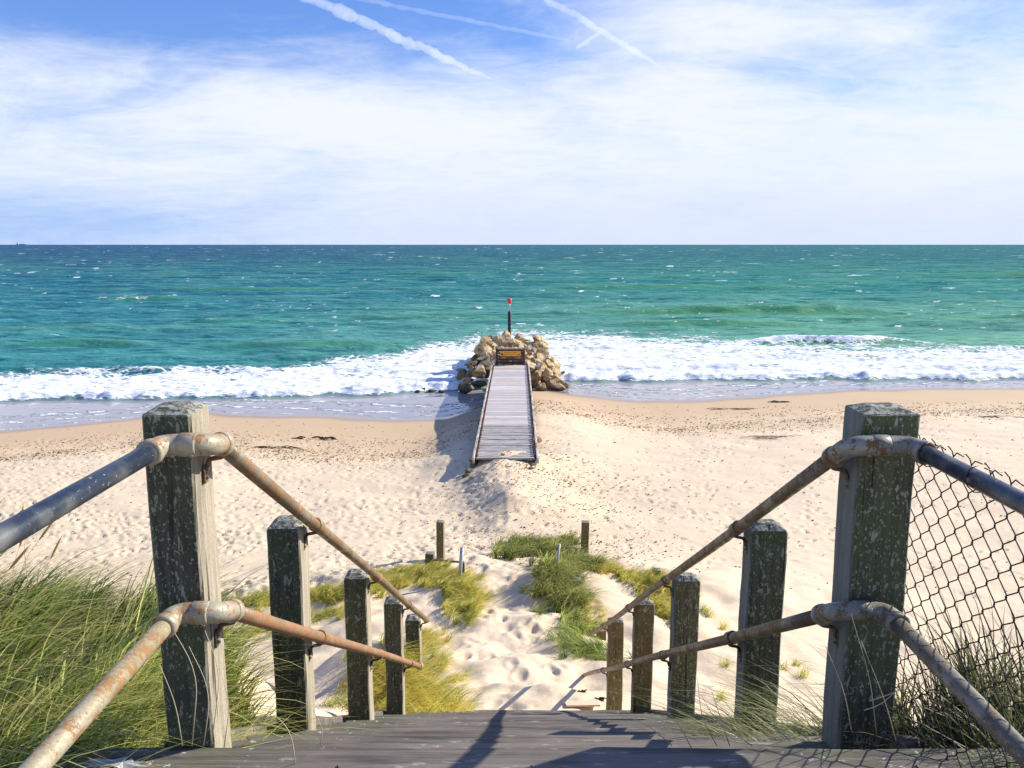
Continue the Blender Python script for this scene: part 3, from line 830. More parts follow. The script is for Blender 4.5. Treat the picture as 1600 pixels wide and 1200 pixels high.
def blades(base, hgt, lean, lean_amt, width, dryv, tint, seg=5):
    """base (n,3); returns verts, quads, tris, attrs"""
    n = len(base)
    t = np.linspace(0, 1, seg + 1)
    up = 1 - .38 * lean_amt[:, None] * t[None] ** 2
    zc = hgt[:, None] * t[None] * up
    out_ = hgt[:, None] * lean_amt[:, None] * t[None] ** 1.9
    cx = base[:, 0, None] + out_ * lean[:, 0, None]; cy = base[:, 1, None] + out_ * lean[:, 1, None]
    cz = base[:, 2, None] + zc
    # a wandering kink
    kx = rng.normal(0, .018, n)[:, None] * np.sin(t[None] * 5) * hgt[:, None]
    cx = cx + kx
    a = rng.uniform(0, np.pi, n); wxv = np.cos(a)[:, None]; wyv = np.sin(a)[:, None]
    wd = width[:, None] * (1 - t[None] ** 1.6) * .5
    V = np.empty((n, seg, 2, 3))
    V[:, :, 0, 0] = (cx - wxv * wd)[:, :seg]; V[:, :, 0, 1] = (cy - wyv * wd)[:, :seg]; V[:, :, 0, 2] = cz[:, :seg]
    V[:, :, 1, 0] = (cx + wxv * wd)[:, :seg]; V[:, :, 1, 1] = (cy + wyv * wd)[:, :seg]; V[:, :, 1, 2] = cz[:, :seg]
    tip = np.stack([cx[:, -1], cy[:, -1], cz[:, -1]], -1)[:, None]
    VV = np.concatenate([V.reshape(n, seg * 2, 3), tip], 1)
    stride = seg * 2 + 1
    o = (np.arange(n) * stride)[:, None]
    q = []
    for s in range(seg - 1):
        q.append(np.stack([o[:, 0] + 2 * s, o[:, 0] + 2 * s + 1, o[:, 0] + 2 * s + 3, o[:, 0] + 2 * s + 2], -1))
    q = np.concatenate(q); tr = np.stack([o[:, 0] + 2 * seg - 2, o[:, 0] + 2 * seg - 1, o[:, 0] + 2 * seg], -1)
    al = np.concatenate([np.repeat(t[:seg], 2), [1.0]])
    return VV.reshape(-1, 3), q, tr, {'along': np.tile(al, n), 'tint': np.repeat(tint, stride), 'dry': np.repeat(dryv, stride)}

def grass_patch(name, spots, mat, label, dens=1.0, seg=5):
    """spots: (x, y, rx, ry, n, h, w, leanx, leany, lean_amt, tint, dry)"""
    B, Hh, Ln, La, Wd, Dr, Ti = [], [], [], [], [], [], []
    for (x, y, rx, ry, n, h, w, lx, ly, la, ti, dr) in spots:
        n = int(n * dens)
        nt_ = max(1, n // 30)                        # blades grow in tufts
        tx = x + rx * rng.normal(0, .5, nt_); ty = y + ry * rng.normal(0, .5, nt_)
        th = h * rng.uniform(.72, 1.18, nt_); tti = np.clip(ti + rng.normal(0, .24, nt_), 0, 1)
        k = rng.integers(0, nt_, n)
        bx = tx[k] + rng.normal(0, .026 + .02 * min(rx, ry), n); by = ty[k] + rng.normal(0, .026 + .02 * min(rx, ry), n)
        bz_ = terrain(bx, by) - .02
        a = rng.uniform(0, 2 * np.pi, n)
        L = np.stack([lx + .55 * np.cos(a), ly + .55 * np.sin(a)], -1)
        L /= np.maximum(np.linalg.norm(L, axis=1, keepdims=True), .3)
        B.append(np.stack([bx, by, bz_], -1)); Hh.append(th[k] * rng.uniform(.55, 1.12, n)); Ln.append(L)
        La.append(np.clip(la * rng.uniform(.45, 1.5, n), .02, 1.5)); Wd.append(w * rng.uniform(.6, 1.3, n))
        Dr.append(np.clip(dr + rng.uniform(-.45, .45, n), 0, 1)); Ti.append(np.clip(tti[k] + rng.normal(0, .20, n), 0, 1))
    v, q, t, at_ = blades(np.concatenate(B), np.concatenate(Hh), np.concatenate(Ln), np.concatenate(La), np.concatenate(Wd), np.concatenate(Dr), np.concatenate(Ti), seg)
    o = link(name, mesh_np(name, v, q, t, True, at_), mat)
    return tag(o, label, 'grass', None, 'stuff')

# near left bank
sp_ = []
for k in range(150):
    x = random.uniform(-4.2, -1.15); y = random.uniform(.8, 3.35)
    sp_.append((x, y, .22, .22, 105, .37, .0085, .75, .15, .95, .40, .48))
for k in range(110):
    x = random.uniform(-3.6, -1.15); y = random.uniform(.9, 3.3)
    sp_.append((x, y, .2, .2, 105, .27, .0085, .6, .2, .9, .10, .30))  # short dark blades, shade low in the bank painted by tint
for k in range(26):
    x = random.uniform(-3.0, -1.15); y = random.uniform(1.3, 3.0)
    sp_.append((x, y, .1, .1, 30, .50, .0070, 1.0, .1, 1.25, 1.0, .40))
for k in range(34):
    x = random.uniform(-1.5, -1.08); y = random.uniform(1.7, 3.05)
    sp_.append((x, y, .12, .16, 90, .40, .0090, .5, .3, .85, .74, .50))
for k in range(14):
    sp_.append((random.uniform(-4.4, -2.2), random.uniform(2.5, 3.4), .25, .2, 120, .42, .0045, .3, .1, .45, .75, .95))
grass_patch('marram_grass', sp_, M_gr, 'tall green marram grass bank left of the nearest left post', 1.0, 6)
# near right, shade by post and rails put into the dark blade colour
sp_ = []
for k in range(120):
    x = random.uniform(1.18, 3.0); y = random.uniform(1.2, 2.5)
    sp_.append((x, y, .14, .14, 85, .40, .0065, -.25, .2, .60, .48, .35))
for k in range(34):
    x = random.uniform(1.0, 1.32); y = random.uniform(1.35, 2.3)
    sp_.append((x, y, .07, .07, 60, .32, .0065, -.2, .1, .55, .45, .3))
grass_patch('marram_grass', sp_, M_grD, 'dark shaded marram grass at the foot of the nearest right post and fence', 1.0, 6)
sp_ = []
for k in range(22):
    x = random.uniform(.96, 1.35); y = random.uniform(2.35, 3.0)
    sp_.append((x, y, .09, .09, 75, .50, .0065, -1.1, .1, 1.0, .72, .15))
grass_patch('marram_grass', sp_, M_grD, 'arching tuft of marram grass between the first and second right posts', 1.0, 6)

def px_spots(lst, n, h, w, lx, ly, la, ti, dr, jitter=8):
    out_ = []
    la = la * 1.25
    for (px, py) in lst:
        x, y, z = hit(px + random.uniform(-3, 3), py + random.uniform(-2, 2), 3.5)
        out_.append((x, y, .26, .22, n, h * random.uniform(.8, 1.2), w, lx, ly, la, ti, dr))
    return out_
def line(a, b, n, j=4):
    return [(a[0] + (b[0] - a[0]) * k / max(n - 1, 1) + random.uniform(-j, j), a[1] + (b[1] - a[1]) * k / max(n - 1, 1) + random.uniform(-j, j)) for k in range(n)]
# far left ridge
sp_ = px_spots(line((345, 948), (560, 925), 26) + line((560, 920), (660, 895), 16) + line((600, 905), (715, 910), 18, 8) + line((660, 890), (735, 925), 16, 8) + line((700, 920), (728, 965), 12, 6), 170, .30, .014, .75, -.3, .8, .62, .55)
sp_ += px_spots(line((350, 1000), (540, 958), 20, 6), 110, .30, .009, .7, -.2, .8, .45, .55)
grass_patch('marram_grass', sp_, M_grG, 'golden green marram ridge left of the sandy path by the leaning metal pole', 1.0, 4)
sp_ = px_spots(line((590, 1100), (700, 1088), 12, 5) + line((600, 1065), (690, 1075), 14, 6) + line((640, 1010), (680, 1050), 8, 5) + line((560, 1110), (600, 1080), 6, 5), 105, .28, .009, .7, -.2, .85, .6, .6)
sp_ += px_spots(line((575, 1040), (590, 1100), 6, 4) + line((650, 1000), (690, 1000), 6, 4), 120, .30, .007, .7, -.2, .75, .6, .75)
grass_patch('marram_grass', sp_, M_grG, 'yellow green marram tufts at the foot of the lower left posts', 1.0, 5)
# right of the path
sp_ = px_spots(line((782, 868), (895, 864), 20, 4) + line((800, 856), (890, 852), 12, 4) + line((850, 885), (925, 888), 16, 5) + line((845, 905), (890, 912), 12, 5) + line((850, 925), (900, 945), 12, 5), 190, .44, .013, .25, -.5, .80, .40, .50)
sp_ += px_spots(line((870, 950), (905, 985), 9, 5), 160, .32, .013, .5, -.3, .75, .60, .5)
sp_ += px_spots(line((885, 1003), (945, 1030), 10, 4), 150, .36, .008, -.6, -.2, .9, .45, .35)
grass_patch('marram_grass', sp_, M_gr, 'deep green marram clumps right of the sandy path', 1.0, 4)
sp_ = px_spots(line((940, 885), (1060, 935), 30, 4) + line((1000, 905), (1075, 915), 8, 4) + line((1020, 935), (1050, 975), 10, 5) + line((905, 940), (925, 975), 5, 4), 130, .26, .014, .6, -.3, .8, .55, .62)
grass_patch('marram_grass', sp_, M_grG, 'thin golden marram ridge running right from the clumps towards the posts', 1.0, 4)
sp_ = px_spots([(1095, 945), (1110, 955), (1125, 975), (1110, 1010), (1150, 1005), (1225, 985), (1240, 1045), (1135, 1040), (1250, 1060), (1230, 1030), (1130, 1090)], 55, .22, .008, .4, 0, .7, .5, .6)
grass_patch('marram_grass', sp_, M_grG, 'sparse small grass sprigs on bare sand behind the right posts', 1.0, 4)
# long stray stems beside and over the landing
def stems(name, lst, mat, label, r=.0014, head=False):
    bm = bmesh.new()
    for pts in lst:
        pp = round_path(pts, .08, 5)
        add_tube(bm, pp, [r * (1 - .6 * i / len(pp)) for i in range(len(pp))], 5)
        if head:
            e = Vector(pp[-1]); d = (e - Vector(pp[-2])).normalized()
            add_tube(bm, [e - d * .10, e - d * .07, e - d * .02, e + d * .01], [.002, .006, .005, .001], 6)
    o = link(name, bm_mesh(name, bm), mat)
    return tag(o, label, 'grass', None, 'stuff')
m, N, out = new_mat('straw_stem'); principled(N, out, (.52, .46, .30), .6); M_straw = m
m, N, out = new_mat('seed_head'); principled(N, out, (.60, .38, .16), .8); M_seed = m
L_ = []
for (a, b, c_) in (((300, 1165), (310, 1050), (255, 960)), ((318, 1165), (330, 1080), (295, 1010)), ((330, 1165), (345, 1050), (320, 985)), ((285, 1165), (275, 1100), (250, 1040)), ((350, 1168), (360, 1100), (345, 1050)),
                   ((462, 1198), (455, 1140), (420, 1110)), ((500, 1165), (505, 1140), (490, 1110))):
    L_.append([at(*a, 1.88), at(*b, 1.85), at(*c_, 1.84)])
stems('grass_stem', L_, M_straw, 'pale dry stems standing against the nearest left post')
L_ = []
for (a, b, c_) in (((1330, 1140), (1320, 1080), (1290, 1010)), ((1370, 1150), (1360, 1060), (1330, 960)), ((1350, 1110), (1380, 1100), (1420, 1060)), ((1360, 1095), (1390, 1085), (1425, 1070)), ((1400, 1160), (1385, 1100), (1345, 1000)),
                   ((1175, 1165), (1120, 1130), (1095, 1085)), ((1050, 1165), (1010, 1130), (960, 1115)), ((1120, 1165), (1095, 1120), (1090, 1060)), ((1140, 1165), (1125, 1120), (1112, 1080)), ((1080, 1168), (1060, 1130), (1035, 1105))):
    L_.append([at(*a, 2.02), at(*b, 1.98), at(*c_, 1.96)])
stems('grass_stem', L_, M_straw, 'pale dry stems bent in front of the nearest right post')
L_ = []
for k in range(60):
    x = random.uniform(-4.2, -1.75); y = random.uniform(2.3, 3.4); z = float(terrain(x, y)); h = random.uniform(.40, .58); dx_ = random.uniform(-.05, .30)
    L_.append([(x, y, z), (x + dx_ * .3, y, z + h * .6), (x + dx_, y + .05, z + h)])
stems('seed_stem', L_, M_seed, 'orange brown seed heads standing out of the left grass bank', .0016, True)

# ------------------------------------------------------------------ groyne walkway
m, N, out = new_mat('grey_deck_board')
P = N.add('ShaderNodeTexCoord').outputs['Object']
ysep = N.add('ShaderNodeSeparateXYZ', {0: P}).outputs[1]
pid = N.math('FLOOR', N.math('DIVIDE', ysep, .16))
pr_ = N.add('ShaderNodeTexWhiteNoise', {'W': pid}, noise_dimensions='1D').outputs['Value']
g = N.noise(N.mapping(P, (2, 30, 1)), 1.0, 6, .7)
c = N.mix(pr_, (.46, .43, .40), (.74, .69, .64))
c = N.mix(N.ramp(g, .35, .7, 0, .5), c, (.25, .22, .20))
dk = N.ramp(N.noise(N.mapping(P, (.6, .35, 1)), 1.0, 3, .5), .5, .6, 0, .35)
c = N.mix(dk, c, (.52, .40, .30))
principled(N, out, c, .8, spec=.3, bump=g, bstr=.4, bdist=.01)
M_deck = m
m, N, out = new_mat('old_deck_board')
P = N.add('ShaderNodeTexCoord').outputs['Object']
g = N.noise(N.mapping(P, (2, 22, 1)), 1.0, 6, .7)
c = N.mix(N.ramp(g, .35, .65), (.14, .13, .12), (.50, .47, .43))
principled(N, out, c, .8, spec=.3, bump=g, bstr=.5, bdist=.012); M_deck2 = m
m, N, out = new_mat('tarred_timber')
P = N.add('ShaderNodeTexCoord').outputs['Object']
g = N.noise(N.mapping(P, (12, 12, 12)), 1.0, 6, .7)
c = N.mix(N.ramp(g, .40, .60), (.030, .020, .018), (.15, .085, .06))
principled(N, out, c, .8, spec=.3, bump=g, bstr=.6, bdist=.02); M_tar = m
m, N, out = new_mat('pale_kerb_timber')
P = N.add('ShaderNodeTexCoord').outputs['Object']
g = N.noise(N.mapping(P, (20, 1.4, 12)), 1.0, 6, .7)
c = N.mix(N.ramp(g, .38, .62), (.22, .17, .14), (.62, .57, .52))
principled(N, out, c, .8, spec=.3, bump=g, bstr=.6, bdist=.02); M_kerb = m

walk = empty('groyne_walkway', (-.12, 24, 1.0)); wo = Vector(walk.location)
DZ = 1.5; Y0, Y1 = 23.9, 43.2; XC0, XC1 = -.20, -.09
def xc(y): return XC0 + (XC1 - XC0) * (y - Y0) / (Y1 - Y0)
def deck(name, ya, yb_, mat, pitch_, jit):
    bm = bmesh.new(); y = ya; r = random.Random(5)
    while y < yb_:
        w_ = pitch_ - .022
        add_box(bm, (xc(y) + r.uniform(-.01, .01) * jit, y + w_ / 2, DZ - .03 + r.uniform(-.004, .004) * jit), (1.80 + r.uniform(-.02, .02) * jit, w_, .06), .006, Matrix.Rotation(r.uniform(-.004, .004) * jit, 3, 'Z'))
        y += pitch_
    me = bm_mesh(name, bm); me.transform(Matrix.Translation(-wo)); return link(name, me, mat, walk)
deck('deck', 23.9, 28.3, M_deck2, .20, 2.2)['label'] = 'darker old uneven boards at the landward end'
deck('deck', 28.35, 43.2, M_deck, .16, 1)['label'] = 'pale grey boards running out to the barrier'
for sx in (-1, 1):
    for (ya, yb_) in ((23.7, 28.3), (28.32, 36.2), (36.25, 43.3)):
        bm = bmesh.new(); ym = (ya + yb_) / 2
        add_box(bm, (xc(ym) + sx * .99, ym, DZ - .03), (.075, yb_ - ya, .18), .012, Matrix.Rotation(-math.atan((XC1 - XC0) / (Y1 - Y0)), 3, 'Z'))
        me = bm_mesh('edge_beam', bm); me.transform(Matrix.Translation(-wo)); link('edge_beam', me, M_kerb, walk)
    bm = bmesh.new(); y = Y0 + .05; prof = []
    while y < Y1 - .3:
        prof += [(y, DZ + .008), (y + .12, DZ + .008), (y + .125, DZ + .075 + random.uniform(-.008, .008)), (y + .262, DZ + .075)]; y += .27
    cols_ = []
    for (yq, zq) in prof:
        xq = xc(yq) + sx * .90
        cols_.append([bm.verts.new((xq - .02, yq, DZ - .01)), bm.verts.new((xq + .02, yq, DZ - .01)), bm.verts.new((xq + .02, yq, zq)), bm.verts.new((xq - .02, yq, zq))])
    for a_, b_ in zip(cols_, cols_[1:]):
        for k in range(4): bm.faces.new((a_[k], a_[(k + 1) % 4], b_[(k + 1) % 4], b_[k]))
    bm.faces.new(cols_[0]); bm.faces.new(cols_[-1][::-1])
    me = bm_mesh('notched_kerb', bm); me.transform(Matrix.Translation(-wo)); link('notched_kerb', me, M_tar, walk)
    bm = bmesh.new(); y = Y0
    while y < Y1:
        hh = random.uniform(-.02, .02)
        add_box(bm, (xc(y) + sx * .90, y + .11, .25 + hh), (.07, .215, 2.1), .008); y += .225
    me = bm_mesh('side_planking', bm); me.transform(Matrix.Translation(-wo)); link('side_planking', me, M_tar, walk)
    for k in range(9):
        y = Y0 + .4 + k * 2.32
        bm = bmesh.new(); add_box(bm, (xc(y) + sx * .99, y, .18), (.14, .18, 2.3), .02, None, .006)
        me = bm_mesh('pile', bm); me.transform(Matrix.Translation(-wo)); link('pile', me, M_tar, walk)
tag(walk, 'timber groyne walkway of pale grey boards running from the sand to the rocks', 'walkway')

# barrier with orange sign at the far end
gate = empty('barrier', (-.09, 43.5, DZ)); go = Vector(gate.location)
def gpart(name, boxes, mat, lab=None):
    bm = bmesh.new()
    for c_, s_ in boxes: add_box(bm, c_, s_, min(.012, min(s_) * .3))
    o = link(name, bm_mesh(name, bm), mat, gate)
    if lab: o['label'] = lab
    return o
for sx in (-1, 1): gpart('post', [((sx * .74, 0, .40), (.13, .13, 1.06))], M_tar)
gpart('boards', [((0, .02, .10 + k * .17), (1.34, .05, .15)) for k in range(5)], M_tar)
gpart('top_rail', [((0, -.02, .88), (1.50, .16, .07))], M_kerb)
m, N, out = new_mat('orange_sign_face')
P = N.add('ShaderNodeTexCoord').outputs['Object']
c = N.mix(N.ramp(N.noise(P, 9, 4, .6), .35, .65), (.82, .33, .035), (.92, .42, .06))
principled(N, out, c, .45); M_sign = m
m, N, out = new_mat('sign_lettering'); principled(N, out, (.25, .09, .02), .6); M_let = m
so_ = gpart('sign_board', [((0, -.045, .60), (1.14, .02, .30))] + [((-.46, -.0585, .56), (.12, .006, .10))] + [((-.30 + k * .055, -.0585, .645), (.032, .006, .030)) for k in range(12)] + [((-.28 + k * .05, -.0585, .555), (.030, .006, .022)) for k in range(9)] + [((.46, -.0585, .55), (.12, .006, .06))], M_sign, 'orange rectangular warning board')
so_.data.materials.append(M_let)
for p_ in so_.data.polygons:
    if p_.center.y < -.0556: p_.material_index = 1
tag(gate, 'dark timber barrier with an orange sign closing the walkway end', 'barrier')

# beacon
bx, by, _ = at(796, 509, 57.0)
bea = empty('beacon_pole', (bx, by, -.5))
m, N, out = new_mat('black_pole_paint'); principled(N, out, (.012, .012, .016), .45); M_blk = m
m, N, out = new_mat('grey_pole_paint'); principled(N, out, (.34, .36, .38), .45, metal=.3); M_gp = m
m, N, out = new_mat('red_topmark_paint'); principled(N, out, (.75, .035, .04), .4); M_red = m
zt = [at(796, p_, 57.0)[2] + .5 for p_ in (509, 487.0, 473.5, 466.5)]
bm = bmesh.new(); add_tube(bm, [(0, 0, 0), (0, 0, zt[1] - .02), (0, 0, zt[1])], [.115, .115, .10], 16); link('pile_sleeve', bm_mesh('pile_sleeve', bm), M_blk, bea)
bm = bmesh.new(); add_tube(bm, [(0, 0, zt[1]), (0, 0, zt[2])], .048, 12); link('thin_pole', bm_mesh('thin_pole', bm), M_gp, bea)
bm = bmesh.new(); add_tube(bm, [(0, 0, zt[2]), (0, 0, zt[2] + .02), (0, 0, zt[3] - .02), (0, 0, zt[3])], [.13, .16, .16, .13], 16); link('topmark', bm_mesh('topmark', bm), M_red, bea)
tag(bea, 'black and grey beacon pole with a red top standing beyond the rocks', 'beacon')

# ------------------------------------------------------------------ boulders
def rock_mesh(seed):
    r = random.Random(seed)
    bm = bmesh.new(); bmesh.ops.create_icosphere(bm, subdivisions=4, radius=1)
    planes = []
    for k in range(10):
        n = Vector((r.gauss(0, 1), r.gauss(0, 1), r.gauss(0, 1))).normalized(); planes.append((n, r.uniform(.42, .80)))
    off_ = Vector((seed * 3.1, 0, 0))
    for v in bm.verts:
        d = v.co.normalized(); t = 1.0
        for n, h in planes:
            q = d.dot(n)
            if q > .05: t = min(t, h / q)
        t = t * (1 + .05 * mnoise.fractal(d * 1.8 + off_, .8, 2.0, 5) + .03 * abs(mnoise.noise(d * 4.5 + off_)))
        v.co = d * t
    return bm_mesh('boulder', bm)
def rock_mat(name, a, b, dark, green_):
    m, N, out = new_mat(name)
    P = N.add('ShaderNodeTexCoord').outputs['Object']
    rnd = N.add('ShaderNodeObjectInfo').outputs['Random']
    Pv = N.add('ShaderNodeVectorMath', {0: P, 1: N.add('ShaderNodeCombineXYZ', {0: N.math('MULTIPLY', rnd, 50.0), 1: rnd, 2: 0.0}).outputs[0]}, operation='ADD').outputs[0]
    n1 = N.noise(Pv, 1.2, 6, .65); n2 = N.noise(Pv, 3.6, 8, .75, .8)
    c = N.mix(N.ramp(n1, .35, .65), a, b)
    c = N.mix(N.ramp(n2, .50, .58, 0, .85), c, dark)  # dark patches for lichen and cracks, with crevice shade painted in
    c = N.mix(N.ramp(N.noise(Pv, 2.6, 4, .6), .56, .64, 0, green_), c, (.26, .25, .05))
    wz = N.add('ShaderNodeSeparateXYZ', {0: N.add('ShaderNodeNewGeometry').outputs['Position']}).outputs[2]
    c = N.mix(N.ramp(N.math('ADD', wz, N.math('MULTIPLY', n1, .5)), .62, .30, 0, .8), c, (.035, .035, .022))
    principled(N, out, c, .82, spec=.3, bump=N.math('ADD', n2, n1), bstr=.8, bdist=.05)
    return m
M_rock = rock_mat('tan_limestone', (.70, .56, .36), (.46, .29, .13), (.05, .032, .022), .6)  # tan to brown stone colour mixed by noise
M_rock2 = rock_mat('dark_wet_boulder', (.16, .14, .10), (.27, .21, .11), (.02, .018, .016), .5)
rmesh = [rock_mesh(100 + k) for k in range(9)]
rmesh2 = []
for k in range(5):
    me = rock_mesh(200 + k); me.materials.append(M_rock2); rmesh2.append(me)
for me in rmesh: me.materials.append(M_rock)
def heap(x, y):
    w = float(np.interp(y, [43, 45, 48, 52, 56, 59], [3.1, 3.4, 3.1, 2.8, 2.3, 1.2]))
    top = float(np.interp(y, [42, 44, 48, 55, 59], [.45, 1.20, 1.66, 1.62, 0.3]))
    return top * max(0.0, 1 - (abs(x) / w) ** 5) if abs(x) < w else -.2
RN = 0
def put_rock(x, y, z, s, dark=False, label=None, group=None, flat=.72):
    global RN
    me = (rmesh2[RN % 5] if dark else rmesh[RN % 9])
    o = bpy.data.objects.new('boulder', me); COL.objects.link(o); RN += 1
    o.location = (x, y, z); r = random.Random(RN * 7)
    o.scale = (s * r.uniform(.82, 1.3), s * r.uniform(.75, 1.15), s * flat * r.uniform(.75, 1.2))
    o.rotation_euler = (r.uniform(-.35, .35), r.uniform(-.35, .35), r.uniform(0, 6.28))
    tag(o, label or 'plain tan boulder wedged inside the rock heap, not on its crest or edge', 'boulder', group or 'boulders heaped at the end of the walkway')
named = [  # px, py, dist, width px, dark, label
    (724, 586, 45.6, 26, True, 'large dark olive boulder left of the walkway, wet and rounded'),
    (711, 604, 44.3, 15, True, 'small dark boulder at the left waterline, leftmost of the heap'),
    (731, 607, 43.0, 30, True, 'low dark flat boulder in wash close against the left deck edge'),
    (760, 535, 50.5, 30, False, 'big tan boulder at the upper left shoulder of the heap'),
    (757, 549, 48.0, 30, False, 'rust brown slab boulder left of the barrier'),
    (766, 524, 53.0, 14, True, 'pointed dark grey boulder on the far left crest of the heap'),
    (838, 525, 51.5, 24, False, 'block shaped golden boulder on the far right crest of the heap'),
    (842, 540, 51.0, 22, False, 'golden yellow boulder under the right crest block'),
    (792, 520, 56.0, 15, False, 'pale topmost boulder under the beacon pole'),
    (812, 524, 54.0, 16, False, 'brown cracked boulder right of the crest centre'),
    (793, 533, 50.5, 28, False, 'broad pale boulder directly above the orange sign'),
    (833, 569, 45.8, 22, False, 'long tan slab boulder right of the barrier by the deck'),
    (836, 588, 44.6, 26, False, 'rugged boulder touching the right edge of the walkway'),
    (861, 583, 45.8, 34, False, 'largest golden boulder at the right flank of the heap'),
    (874, 597, 45.0, 16, False, 'small mossy boulder, rightmost of the heap in the foam'),
    (862, 601, 44.4, 18, False, 'low brown boulder at the foot of the right flank'),
    (757, 566, 45.8, 18, True, 'dark grey green boulder tucked left of the barrier'),
    (748, 585, 44.4, 20, True, 'blue grey boulder against the left deck edge'),
    (846, 605, 43.6, 18, False, 'low sandy boulder half buried right of the walkway'),
]
under = []
for (px, py, d_, wpx, dk, lab) in named:
    x, y, z = at(px, py + (3.5 if py < 530 else 0), d_)
    put_rock(x, y, z, wpx / 1248 * (d_ + .5) * .56, dk, lab)
    under.append((x * .96, y + .1, z - .55, wpx / 1248 * (d_ + .5) * .62, dk))
random.seed(31)
cand = []
for ky in range(20):
    y = 43.9 + ky * .74
    w = float(np.interp(y, [43, 45, 48, 52, 56, 59], [3.1, 3.4, 3.1, 2.8, 2.3, 1.2]))
    nx = int(2 * w / .78)
    for kx in range(nx + 1):
        x = -w + 2 * w * (kx + random.uniform(-.3, .3)) / nx
        if abs(x + .09) < 1.35 and y < 44.4: continue
        z = heap(x, y) - .12
        if z < -.1: z = -.1
        if abs(x + .09) < 1.1 and y < 46: z = min(z, 1.25)
        if random.random() < .14: continue
        if x > .5 * w and y < 47.5: x -= .45
        cand.append((x, y, z + random.uniform(-.22, .14)))
for (x, y, z) in cand:
    dk = x < -1.5 and y < 50 and random.random() < .7
    put_rock(x, y, z, random.choice((.26, .34, .40, .46, .52, .62)), dk, 'plain dark boulder wedged low among others left of the barrier' if dk else None, 'dark boulders on the left flank' if dk else None)
for (x, y, z, s_, dk) in under:
    if z > -.3: put_rock(x, y, z, max(s_, .42), dk, 'plain dark boulder wedged low among others left of the barrier' if dk else None, 'dark boulders on the left flank' if dk else None, .85)
# low rocks in the surf on the left
for (px, py, d_, s) in ((662, 604, 43.5, .30), (676, 606, 43.2, .26), (690, 607, 43, .22), (668, 598, 44.5, .28), (652, 607, 43, .18), (684, 600, 44, .2)):
    x, y, z = at(px, py, d_)
    put_rock(x, y, .05, s, True, 'low dark rock awash in the foam left of the rock heap', 'rocks awash in the surf', .6)
# rubble by the landward end
for k, (px, py, s) in enumerate(((742, 722, .16), (738, 731, .14), (733, 738, .15), (728, 745, .12), (748, 718, .10), (736, 748, .09), (827, 722, .15), (833, 727, .13), (820, 719, .11), (838, 717, .12), (786, 711, .08), (830, 733, .09))):
    x, y, z = hit(px, py)
    put_rock(x, y, z + s * .2, s, True, 'dark broken stone at the %s corner of the landward deck end' % ('left' if px < 760 else 'right') if px != 786 else 'dark lump of weed in the middle of the landward deck end', 'rubble at the landward end of the walkway', .6)
x, y, z = hit(836, 690)
put_rock(x, y, z + .05, .28, False, 'single sandy brown stone beside the right edge of the old deck boards', 'stone beside the walkway', .7)

# ------------------------------------------------------------------ small posts and stumps on the dune
def small_post(px, py_top, py_base, wpx, name, label, cat, mat, hid=0.0, group=None, depth=None):
    x, y, z = hit(px, py_base)
    Zc = y * math.cos(R(PITCH)) + (CAM_Z - z) * math.sin(R(PITCH))
    w = wpx / 1248 * Zc
    ztop = at(px, py_top, y)[2]
    me = post_mesh(w, (depth or w) , ztop - z + .4, .008, seed=int(px), ch=.004)
    o = link(name, me, mat, None, (x, y, z - .4), (random.uniform(-.02, .02), random.uniform(-.02, .02), random.uniform(-.15, .15)))
    return tag(o, label, cat, group)
small_post(688, 814, 874, 11, 'wooden_post', 'tall slim brown post left of the path, beyond the stump', 'post', M_postB)
small_post(913, 815, 868, 12, 'wooden_post', 'tall slim brown post right of the path at the grass edge', 'post', M_postB)
small_post(672, 864, 886, 13, 'wooden_stump', 'short grey stump in the left grass ridge with a thin rail', 'stump', M_postB)
small_post(917, 866, 882, 11, 'wooden_stump', 'short stump at the foot of the tall right brown post', 'stump', M_postB)
small_post(901, 904, 924, 14, 'wooden_stump', 'square stump half buried on sand between grass clumps', 'stump', M_postB)
small_post(1025, 889, 905, 12, 'wooden_stump', 'small stump on the thin golden ridge, rightmost of the stumps', 'stump', M_postB)
small_post(940, 983, 998, 14, 'wooden_stump', 'low stump beside the last right stair post at the pipe end', 'stump', M_postB)
small_post(724, 878, 905, 5, 'wooden_stake', 'thin dark stake just right of the leaning metal pole', 'stake', M_postB)
a = hit(680, 886); b = hit(716, 888)
bm = bmesh.new(); add_tube(bm, [(a[0] - .05, a[1], a[2] + .14), (b[0] + .05, b[1], b[2] + .12)], .022, 8)
tag(link('wooden_bar', bm_mesh('wooden_bar', bm), M_postB), 'thin horizontal bar between the left stump and the metal pole', 'bar')
b = hit(716, 912); t_ = at(722, 855, b[1])
bm = bmesh.new(); add_tube(bm, [(b[0], b[1], b[2] - .2), (t_[0], t_[1], t_[2])], .032, 12)
tag(link('metal_pole', bm_mesh('metal_pole', bm), M_gp), 'leaning blue grey metal pole left of the sandy path', 'pole')
b = hit(868, 897); t_ = at(874, 850, b[1])
bm = bmesh.new(); add_tube(bm, [(b[0], b[1], b[2] - .2), (t_[0], t_[1], t_[2])], .022, 10)
tag(link('metal_pole', bm_mesh('metal_pole', bm), M_gp), 'thin pale metal pole standing in the green clumps right of the path', 'pole')

